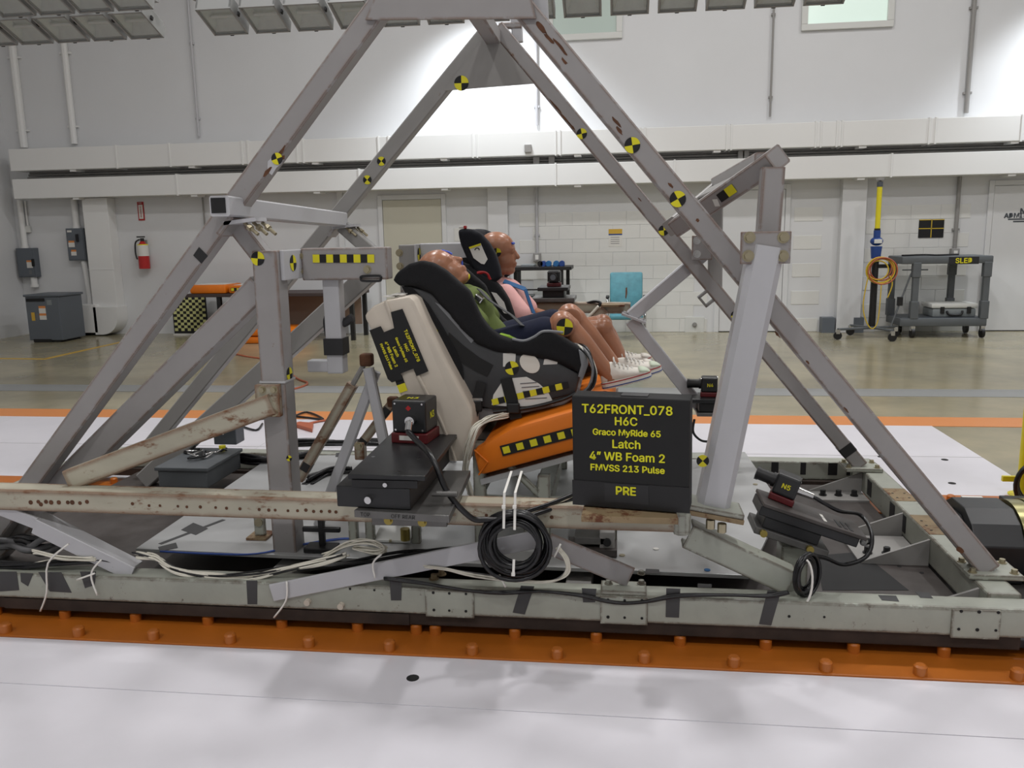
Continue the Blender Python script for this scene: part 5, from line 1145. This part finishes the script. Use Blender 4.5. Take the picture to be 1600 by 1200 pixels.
# transformer
ta, tb = P(47, 535, Z=0), P(124, 530, Z=0)
Yt = ta.y; t = thing('transformer', 'grey floor transformer cabinet in the left corner', 'transformer', ((ta.x + tb.x) / 2, Yt + .3, 0))
zt = P(47, 464, Y=Yt).z
MB().span((ta.x, Yt, .03), (tb.x, Yt + .55, zt), ch=.012).build('cabinet', 'panel_grey', t); MB().span((ta.x - .02, Yt - .015, zt), (tb.x + .02, Yt + .57, zt + .035), ch=.01).build('lid', 'panel_grey', t)
MB().span((ta.x + .06, Yt + .02, 0), (tb.x - .06, Yt + .5, .03)).build('plinth', 'black_matte', t)
W_ = tb.x - ta.x
MB().span((ta.x + .02, Yt - .006, zt - .07), (ta.x + W_ * .58, Yt, zt - .02)).build('vent_slot', 'black_matte', t); MB().span((ta.x + W_ * .12, Yt - .004, .005), (ta.x + W_ * .65, Yt + .02, .05)).build('vent_slot', 'black_matte', t)
for u, v0, v1, w_, m in ((.38, .20, .25, .2, 'orange_line'), (.38, .25, .36, .2, 'white_paper'), (.38, .36, .41, .2, 'orange_line'), (.38, .41, .5, .2, 'white_paper'), (.14, .34, .52, .1, 'yellow_line'), (.28, .36, .5, .08, 'cable_grey'), (.64, .07, .18, .14, 'case_grey')):
    MB().span((ta.x + W_ * u, Yt - .003, zt * (1 - v1)), (ta.x + W_ * (u + w_), Yt, zt * (1 - v0))).build('label', m, t)
# boxed duct with curved foot
xa, xb_ = wp(150, 400).x, wp(188, 400).x
t = thing('return_duct', 'white boxed duct with a curved foot beside the transformer', 'duct', ((xa + xb_) / 2, YB, 0))
MB().span((xa, YB - .22, .45), (xb_, YB - .002, 2.17), ch=.006).build('riser', 'duct_white', t); MB().span((xa - .22, YB - .30, .05), (xa + .1, YB - .002, .5), ch=.006).build('foot_box', 'duct_white', t)
pr = [V(xa + .05, YB - .3, .46), V(xa + .05, YB - .3, .02)] + [V(xb_ - .25 + .28 * math.sin(k * math.pi / 16), YB - .3, .30 - .28 * math.cos(k * math.pi / 16)) for k in range(9)] + [V(xb_ + .03, YB - .3, .46)]
MB().prism(pr, (0, .298, 0)).build('elbow', 'duct_white', t, smooth=True); MB().span((xa - .34, YB - .25, 0), (xa - .225, YB - .01, .45)).build('dark_gap', 'black_matte', t); MB().span((xa - .01, YB - .225, 1.05), (xb_ + .01, YB - .21, 1.06)).build('seam', 'duct_white', t)
# fire extinguisher and its sign
q = wp(224, 395, YB - .1); t = thing('fire_extinguisher', 'red fire extinguisher hanging on the back wall', 'extinguisher', (q.x, YB - .1, q.z - .24))
c = V(q.x, YB - .1, q.z); MB().cyl(c + V(0, 0, -.25), c + V(0, 0, .10), .085, n=20).cyl(c + V(0, 0, .10), c + V(0, 0, .18), .085, .03, n=20).build('tank', 'ext_red', t, smooth=True)
MB().cyl(c + V(0, 0, -.05), c + V(0, 0, .12), .0862, n=20).build('label', 'white_paper', t, smooth=True); MB().cyl(c + V(0, 0, .12), c + V(0, 0, .135), .087, .08, n=20).build('yellow_band', 'yellow', t)
MB().cyl(c + V(0, 0, .18), c + V(0, 0, .23), .03, n=12).build('valve', 'black', t); MB().box(c + V(-.02, 0, .25), (.13, .025, .02)).build('handle', 'black', t)
MB().tube(spline([c + V(-.03, -.02, .21), c + V(-.1, -.03, .16), c + V(-.115, -.03, 0), c + V(-.09, -.04, -.1)], 5), .012, 6).build('hose', 'black', t, smooth='all'); MB().span((q.x - .03, YB - .03, q.z), (q.x + .03, YB - .002, q.z + .2)).build('wall_hook', 'steel_far', t)
q = wp(220, 330, YB - .012); sgn = thing('extinguisher_sign', 'narrow red and white upright sign above the fire extinguisher', 'sign', (q.x, YB, q.z - .14)); pl_ = MB().box((q.x, YB - .006, q.z), (.105, .01, .29)).build('plate', 'red', sgn); MB().box((q.x, YB - .012, q.z - .01), (.07, .003, .22)).build('white_field', 'white_paper', sgn)
text('FIRE', (q.x, YB - .0125, q.z + .125), (0, -1, 0), .034, 'white_paper', sgn); text('EXTINGUISHER', (q.x, YB - .0135, q.z - .01), (0, -1, 0), .032, 'red', sgn, up=(1, 0, 0), bold=.001)
# long table with orange pads
Yt = 11.75; A_ = P(290, 463, Y=Yt); B_ = P(553, 452, Y=Yt); zt = .70
t = thing('work_table', 'long dark table against the wall behind the seat-belt post', 'table', ((A_.x + B_.x) / 2, Yt + .4, 0))
MB().span((A_.x, Yt, zt - .05), (B_.x, Yt + .75, zt), ch=.006).build('table_top', 'wood_dark', t)
for x in (A_.x + .5, (A_.x + B_.x) / 2, B_.x - .06):
    for y in (Yt + .05, Yt + .68): MB().span((x - .03, y - .03, 0), (x + .03, y + .03, zt - .05)).build('leg', 'black', t)
MB().span((A_.x + .4, Yt + .6, .18), (B_.x - .1, Yt + .64, .62)).build('back_panel', 'brown_card', t)
for i, (x0, x1, dz, lab) in enumerate(((A_.x + .05, A_.x + .62, .13, 'large orange foam pad at the left end of the table'), (A_.x + .66, A_.x + 1.3, .12, 'orange foam pad with a checker strip next on the table'))):
    t2 = thing('foam_pad', lab, 'pad', ((x0 + x1) / 2, Yt + .3, zt)); MB().span((x0, Yt + .03, zt), (x1, Yt + .6, zt + dz), ch=.03).build('pad', 'orange_vinyl', t2, smooth=True); MB().span((x0 + .06, Yt + .1, zt + dz), (x1 - .05, Yt + .5, zt + dz + .004)).build('white_top', 'white_paper', t2)
    if i: strip(V(x0 + .05, Yt + .028, zt + .06), V(x0 + .4, Yt + .028, zt + .06), (0, -1, 0), .04, 8, t2, border=.006)
for i, (px, z0, lab) in enumerate(((410, .0, 'lower orange pad lying under the table'), (420, .11, 'upper orange pad lying under the table'))):
    x = P(px, 520, Y=Yt).x; t2 = thing('foam_pad', lab, 'pad', (x, Yt - .1, z0)); MB().span((x - .5 + i * .1, Yt - .35, z0), (x + .55 + i * .1, Yt + .35, z0 + .1), ch=.03).build('pad', 'orange_vinyl', t2, smooth=True)
# checkered calibration board
c0, c1 = P(273, 524, Z=0), P(325, 524, Z=0); Yc = c0.y; t = thing('checker_board', 'black and pale yellow checkered board leaning at the table end', 'board', ((c0.x + c1.x) / 2, Yc, 0))
zc = P(290, 462, Y=Yc).z; Wc = c1.x - c0.x; MB().span((c0.x, Yc, .01), (c1.x, Yc + .02, zc)).build('board', 'black_matte', t); MB().span((c0.x - .01, Yc - .02, 0), (c1.x + .01, Yc + .04, .03)).build('foot', 'white_paper', t)
n_, m_ = 10, 12; cw = (Wc - .03) / n_; chh = (zc - .09) / m_
for j in range(m_):
    for i in range(n_):
        if (i + j) % 2: continue
        x = c0.x + .015 + i * cw; z = .07 + j * chh; MB().span((x, Yc - .002, z), (x + cw, Yc - .0002, z + chh)).build('square', 'hose_yellow' if False else 'pale_square', t)
# black workbench with clamps and boxes
Yw = 11.85; xl, xr = P(795, 420, Y=Yw).x, P(886, 420, Y=Yw).x; zt = P(840, 417, Y=Yw).z
t = thing('workbench', 'black metal workbench against the wall behind the far dummy', 'workbench', ((xl + xr) / 2, Yw + .3, 0))
MB().span((xl - .02, Yw, zt - .05), (xr + .06, Yw + .6, zt), ch=.005).build('top_shelf', 'black', t); MB().span((xl, Yw, .40), (xr, Yw + .6, .46), ch=.005).build('lower_shelf', 'black', t)
for x in (xl + .03, xl + .14, xr - .08, xr - .02):
    MB().span((x - .025, Yw + (.02 if x in (xl + .14, xr - .08) else .5), 0), (x + .025, Yw + (.08 if x in (xl + .14, xr - .08) else .56), zt - .05)).build('leg', 'black', t)
MB().span((xl + .1, Yw + .3, .68), (xr - .1, Yw + .32, .70)).build('cross_rail', 'black', t)
for i, (px, w_, m, lab) in enumerate(((843, .05, 'black', 'black clamp knob first on the workbench top'), (848, .09, 'clamp_blue', 'bright blue ratchet second on the workbench top'), (856, .08, 'belt_blue', 'teal blue ratchet third on the workbench top'), (868, .09, 'belt_blue', 'dark blue ratchet fourth on the workbench top'), (877, .08, 'clamp_blue', 'blue ratchet at the right end of the workbench top'))):
    x = P(px, 415, Y=Yw).x; t2 = thing('ratchet', lab, 'tool', (x, Yw + .15, zt)); MB().cyl((x, Yw + .08, zt + .04), (x, Yw + .2, zt + .04), .04, n=12).build('spool', m, t2, smooth=True); MB().span((x - w_ / 2, Yw + .1, zt), (x + w_ / 2, Yw + .17, zt + .03), ch=.004).build('handle', m, t2)
x = P(820, 416, Y=Yw).x; tag(MB().span((x - .07, Yw + .1, zt), (x + .12, Yw + .4, zt + .03), ch=.004).build('pale_tray', 'case_grey'), 'low pale tray on the workbench near the dummy face', 'tray')
for i, (px0, px1, z1, m, lab) in enumerate(((808, 831, .62, 'case_grey', 'grey box on the lower shelf of the workbench'), (832, 845, .56, 'black', 'small black box on the lower shelf beside grey box'), (800, 846, .52, 'black_anod', 'wide flat black case on the lower shelf front'))):
    x0, x1 = P(px0, 460, Y=Yw).x, P(px1, 460, Y=Yw).x; t2 = thing('equipment_box', lab, 'box', ((x0 + x1) / 2, Yw + .2, .46)); yy0 = Yw + (.02 if i == 2 else .25); MB().span((x0, yy0, .46), (x1, yy0 + .22, z1), ch=.008).build('box', m, t2); MB().span((x0 + .01, yy0 - .003, z1 - .03), (x1 - .01, yy0, z1 - .022)).build('lid_seam', 'black_matte', t2)
# teal chair
cb = P(952, 530, Z=0); Yc = 12.15; t = thing('teal_chair', 'worn teal vinyl chair with metal arms against the wall', 'chair', (P(978, 525, Y=Yc).x, Yc, 0))
xl, xr = P(953, 450, Y=Yc).x, P(1004, 450, Y=Yc).x; z1, z0 = P(978, 425, Y=Yc).z, P(978, 485, Y=Yc).z
MB().box(((xl + xr) / 2, Yc, (z0 + z1) / 2), (xr - xl, .06, z1 - z0), (V(1, 0, 0), V(0, .98, -.2), V(0, .2, .98)), ch=.028).build('backrest', 'teal_vinyl', t, smooth=True)
bz = (z0 + z1) / 2; tear = [V((xl + xr) / 2 + dx, Yc - .033 - (z - bz) * -.2 * 0 - .0, z) for dx, z in ((.0, bz - .1), (.015, bz - .02), (.012, bz + .06), (-.008, bz + .05), (-.012, bz - .09))]
MB().prism([V(p.x, p.y + (p.z - bz) * .2, p.z) for p in tear], (0, -.004, 0)).build('tear', 'rust', t)
zs = z0 - .02; MB().span((xl, Yc - .48, zs - .07), (xr, Yc, zs), ch=.025).build('seat', 'teal_vinyl', t, smooth=True)
for x in (xl - .03, xr + .03):
    MB().tube(spline([V(x, Yc, zs - .05), V(x, Yc - .02, zs + .16), V(x, Yc - .1, zs + .22), V(x, Yc - .3, zs + .2), V(x, Yc - .4, zs - .05)], 5), .014, 8).build('arm_tube', 'chrome', t, smooth='all'); MB().box((x, Yc - .18, zs + .23), (.05, .26, .03), ch=.01).build('arm_pad', 'black', t)
    for y in (Yc - .03, Yc - .44):
        MB().cyl((x, y, .09), (x, y, zs - .04), .012, n=8).build('leg', 'steel_far', t); MB().cyl((x - .012, y, .04), (x + .012, y, .04), .04, n=14).build('caster', 'black', t, smooth=True)
# rolling stand with yellow pole
ps = P(1362, 520, Z=0); t = thing('rolling_stand', 'rolling stand with yellow pole and blue joint at the wall', 'stand', (ps.x, 12.0, 0)); Yp = 12.0
xs_ = P(1366, 440, Y=Yp).x; zz = lambda y: P(1368, y, Y=Yp).z
MB().cyl((xs_, Yp, .12), (xs_, Yp, zz(405)), .045, n=12).build('mast', 'black', t, smooth=True); MB().cyl((xs_, Yp, zz(360)), (xs_, Yp, zz(292)), .034, n=14).build('yellow_pole', 'pole_yellow', t, smooth=True)
MB().cyl((xs_, Yp, zz(292)), (xs_, Yp, zz(284)), .038, n=14).build('collar', 'panel_dark', t); MB().cyl((xs_, Yp, zz(284)), (xs_, Yp, zz(278)), .02, n=10).build('top_stem', 'steel_far', t); MB().cyl((xs_, Yp, zz(282)), (xs_, Yp, zz(278)), .055, n=14).build('top_disc', 'steel_far', t)
MB().cyl((xs_, Yp, zz(360)), (xs_, Yp, zz(357)), .04, n=14).build('black_band', 'black', t); MB().cyl((xs_, Yp, zz(371)), (xs_, Yp, zz(360)), .045, n=14).build('blue_collar', 'clamp_blue', t, smooth=True); MB().ball((xs_, Yp, zz(377)), (.085, .07, .06), n=16).build('joint_ball', 'clamp_blue', t, smooth='all'); MB().box((xs_, Yp - .07, zz(377)), (.1, .02, .055), ch=.004).build('joint_plate', 'frame_white', t)
MB().cyl((xs_, Yp, zz(404)), (xs_, Yp, zz(385)), .06, .075, n=16).build('blue_body', 'clamp_blue', t, smooth=True); MB().box((xs_ + .1, Yp, zz(416)), (.2, .05, .05)).build('side_arm', 'black', t)
for a in (0, 1, 2, 3):
    an = .4 + a * math.pi / 2; e = V(xs_ + math.cos(an) * (.55 if math.cos(an) < 0 else .36), Yp + math.sin(an) * .38 - .1, .14); MB().bar((xs_, Yp - .05, .14), e, .04, .03, (0, 0, 1)).build('base_arm', 'cart_grey', t)
    MB().cyl(e + V(0, -.015, -.085), e + V(0, .015, -.085), .055, n=16).build('caster', 'black', t, smooth=True); MB().box(e + V(0, 0, -.03), (.05, .05, .06)).build('caster_fork', 'chrome', t)
MB().tube([V(xs_ + .22, Yp - .1, .16), V(xs_ + .46, Yp - .02, .85), V(xs_ + .50, Yp, .92)], .012, 6).build('lever_rod', 'cart_grey', t); MB().tube([V(xs_ + .35, Yp - .02, .92), V(xs_ + .68, Yp - .02, .92)], .009, 6).build('lever_handle', 'cart_grey', t); MB().box((xs_ + .33, Yp - .06, .5), (.07, .05, .12), ch=.006).build('switch', 'black', t)
t2 = thing('hose_coil', 'coil of yellow hose hanging on the rolling stand', 'hose', (xs_ + .03, Yp - .1, zz(440)))
rnd = random.Random(2); cc_ = V(xs_ + .04, Yp - .1, zz(421))
for i in range(7):
    rr = .15 + rnd.uniform(-.025, .03); o = V(rnd.uniform(-.03, .03), rnd.uniform(-.03, .03), rnd.uniform(-.02, .02)); MB().tube([cc_ + o + V(math.cos(a) * rr * 1.05, 0, math.sin(a) * rr) for a in [2 * math.pi * k / 26 for k in range(26)]], .009, 6, True).build('hose_turn', 'hose_yellow' if i % 3 else 'cable_orange', t2, smooth='all')
MB().tube(spline([cc_ + V(-.15, -.02, -.03), cc_ + V(-.2, -.02, -.5), cc_ + V(-.1, -.03, -.78), cc_ + V(.0, -.02, -.7), cc_ + V(.02, -.02, -.2)], 6), .008, 6).build('hose_tail', 'hose_yellow', t2, smooth='all'); MB().tube(spline([cc_ + V(.12, -.02, -.08), cc_ + V(.16, -.02, -.2), cc_ + V(.11, -.02, -.38)], 5), .008, 6).build('hose_tail', 'hose_yellow', t2, smooth='all')
# grey service cart
Yc = 11.9; xl, xr = P(1440, 520, Y=Yc).x, P(1545, 520, Y=Yc).x; xl = P(1412, 405, Y=Yc + .35).x; ztop = 1.10
t = thing('service_cart', 'grey plastic service cart marked SLED at the back wall', 'cart', ((xl + xr) / 2, Yc + .3, 0))
x0, x1, y0, y1 = P(1432, 405, Y=Yc).x, P(1553, 405, Y=Yc).x, Yc, Yc + .62
x0 -= .18
MB().span((x0, y0, ztop - .10), (x1, y1, ztop), ch=.015).build('top_tray', 'cart_grey', t, smooth=True); ls = MB().span((x0 + .02, y0, .16), (x1 - .02, y1, .27), ch=.015).build('lower_tray', 'cart_grey', t, smooth=True); MB().span((x0 + .05, y0 + .03, .265), (x1 - .05, y1 - .03, .275)).build('tray_floor', 'panel_dark', t)
for x in (x0 + .20, x1 - .06):
    for y in (y0 + .04, y1 - .04):
        xx = x - (.14 if y > y0 + .1 and x < x0 + .3 else 0); xx = xx - (.24 if y > y0 + .1 and x > x1 - .3 else 0)
        MB().span((xx - .04, y - .035, .26), (xx + .04, y + .035, ztop - .09), ch=.008).build('upright', 'cart_grey', t); MB().span((xx - .052, y - .045, .26), (xx + .052, y + .045, .5), ch=.008).build('upright_sleeve', 'cart_grey', t); MB().span((xx - .052, y - .045, .82), (xx + .052, y + .045, ztop - .08), ch=.008).build('upright_sleeve', 'cart_grey', t)
        MB().cyl((x - .02, y, .07), (x + .02, y, .07), .068, n=20).build('caster', 'black', t, smooth=True); MB().box((x, y, .13), (.055, .07, .07), ch=.004).build('caster_fork', 'chrome', t)
q = P(1506, 407, Y=y0); MB().box((q.x, y0 - .001, q.z), (.38, .003, .098)).build('name_tape', 'black_tape', t); text('SLED', (q.x, y0 - .006, q.z), (0, -1, 0), .125, 'yellow', t, bold=.003)
tag(MB().tube(spline([V(x0 + .05, y0 + .2, ztop + .01), V(x0 + .3, y0 + .1, ztop + .02), V(x0 + .5, y0 + .15, ztop + .012), V(x0 + .75, y0 + .1, ztop + .02)], 6), .012, 6).build('loose_lead', 'black', smooth='all'), 'black lead lying on top of the grey service cart', 'cable')
a, b = P(1455, 505, Y=Yc + .12).x, P(1523, 505, Y=Yc + .12).x
t = thing('hard_case', 'pale grey hard case lying on the lower tray of the cart', 'case', ((a + b) / 2, Yc + .3, .275)); MB().span((a, Yc + .1, .275), (b, Yc + .5, .39), ch=.02).build('case_bottom', 'case_grey', t, smooth=True); MB().span((a - .02, Yc + .09, .395), (b + .02, Yc + .51, .46), ch=.02).build('case_lid', 'frame_white', t, smooth=True)
for x in (a + .12, b - .1): MB().box((x, Yc + .085, .37), (.05, .02, .09), ch=.004).build('latch', 'black', t)
MB().tube(spline([V((a + b) / 2 - .1, Yc + .09, .36), V((a + b) / 2 - .07, Yc + .07, .31), V((a + b) / 2 + .07, Yc + .07, .31), V((a + b) / 2 + .1, Yc + .09, .36)], 4), .014, 6).build('handle', 'black', t, smooth='all')
# black wall target, notice, wall plate
a, b = wp(1436, 343), wp(1473, 371); t = thing('wall_target', 'black square wall target with thin yellow cross lines', 'target', ((a.x + b.x) / 2, YB, b.z)); MB().span((a.x, YB - .018, b.z), (b.x, YB - .006, a.z)).build('panel', 'black_matte', t); mx_, mz_ = (a.x + b.x) / 2, (a.z + b.z) / 2
MB().span((mx_ - .006, YB - .0195, b.z), (mx_ + .006, YB - .018, a.z)).build('cross_line', 'hose_yellow', t); MB().span((a.x, YB - .0195, mz_ - .006), (b.x, YB - .018, mz_ + .006)).build('cross_line', 'hose_yellow', t); MB().span((a.x, YB - .0195, a.z - .012), (b.x, YB - .018, a.z)).build('cross_line', 'hose_yellow', t)
a, b = wp(951, 358), wp(972, 385); t = thing('paper_notice', 'paper notice with a yellow heading on the wall above the chair', 'notice', ((a.x + b.x) / 2, YB, b.z)); MB().span((a.x, YB - .010, b.z), (b.x, YB - .0062, a.z)).build('sheet', 'white_paper', t); MB().span((a.x, YB - .0115, a.z - .07), (b.x, YB - .010, a.z)).build('heading', 'yellow_line', t); MB().span((a.x, YB - .0115, a.z - .09), (b.x, YB - .010, a.z - .07)).build('blue_rule', 'clamp_blue', t)
for k in range(4): MB().span((a.x + .03, YB - .0112, a.z - .125 - k * .03), (b.x - .04, YB - .010, a.z - .118 - k * .03)).build('text_line', 'cable_grey', t)
q = wp(1085, 507); t = thing('wall_plate', 'square white cover plate with a steel knob low on the wall', 'plate', (q.x, YB, 0)); MB().box((q.x, YB - .014, q.z), (.28, .014, .23), ch=.003).build('plate', 'frame_white', t); MB().cyl((q.x, YB - .02, q.z), (q.x, YB - .045, q.z), .035, n=14).cyl((q.x, YB - .045, q.z), (q.x, YB - .06, q.z), .02, n=12).build('knob', 'steel_far', t)
# cords on the far floor
tag(MB().tube(spline([P(338, 545, Z=.008), P(380, 556, Z=.008), P(430, 565, Z=.008), P(462, 590, Z=.008), P(480, 598, Z=.008), P(470, 605, Z=.008), P(440, 612, Z=.008)], 6), .012, 6).build('extension_cord', 'cable_orange', smooth='all'), 'brown extension cord snaking over the concrete behind the post', 'cord')
for i, (pts, m, lab) in enumerate((([(405, 655), (440, 650), (475, 652), (505, 655), (480, 644), (460, 650)], 'cable_black', 'black cord lying on the white floor behind the near post'), ([(460, 667), (500, 658), (530, 655)], 'cable_orange', 'orange cord end on the white floor'), ([(375, 665), (400, 672), (410, 662)], 'cable_black', 'short black cord on the white floor beside the recorder box'))):
    tag(MB().tube(spline([P(*p, Z=.016) for p in pts], 5), .009, 6).build('extension_cord', m, smooth='all'), lab, 'cord')
c = P(478, 670, Z=.007); tag(MB().prism([P(*p, Z=.007) for p in ((458, 667), (488, 676), (490, 666), (468, 664))], (0, 0, .03)).build('floor_wedge', 'cable_orange', bevel=.004), 'flat brown-orange wedge lying on the white floor', 'wedge')
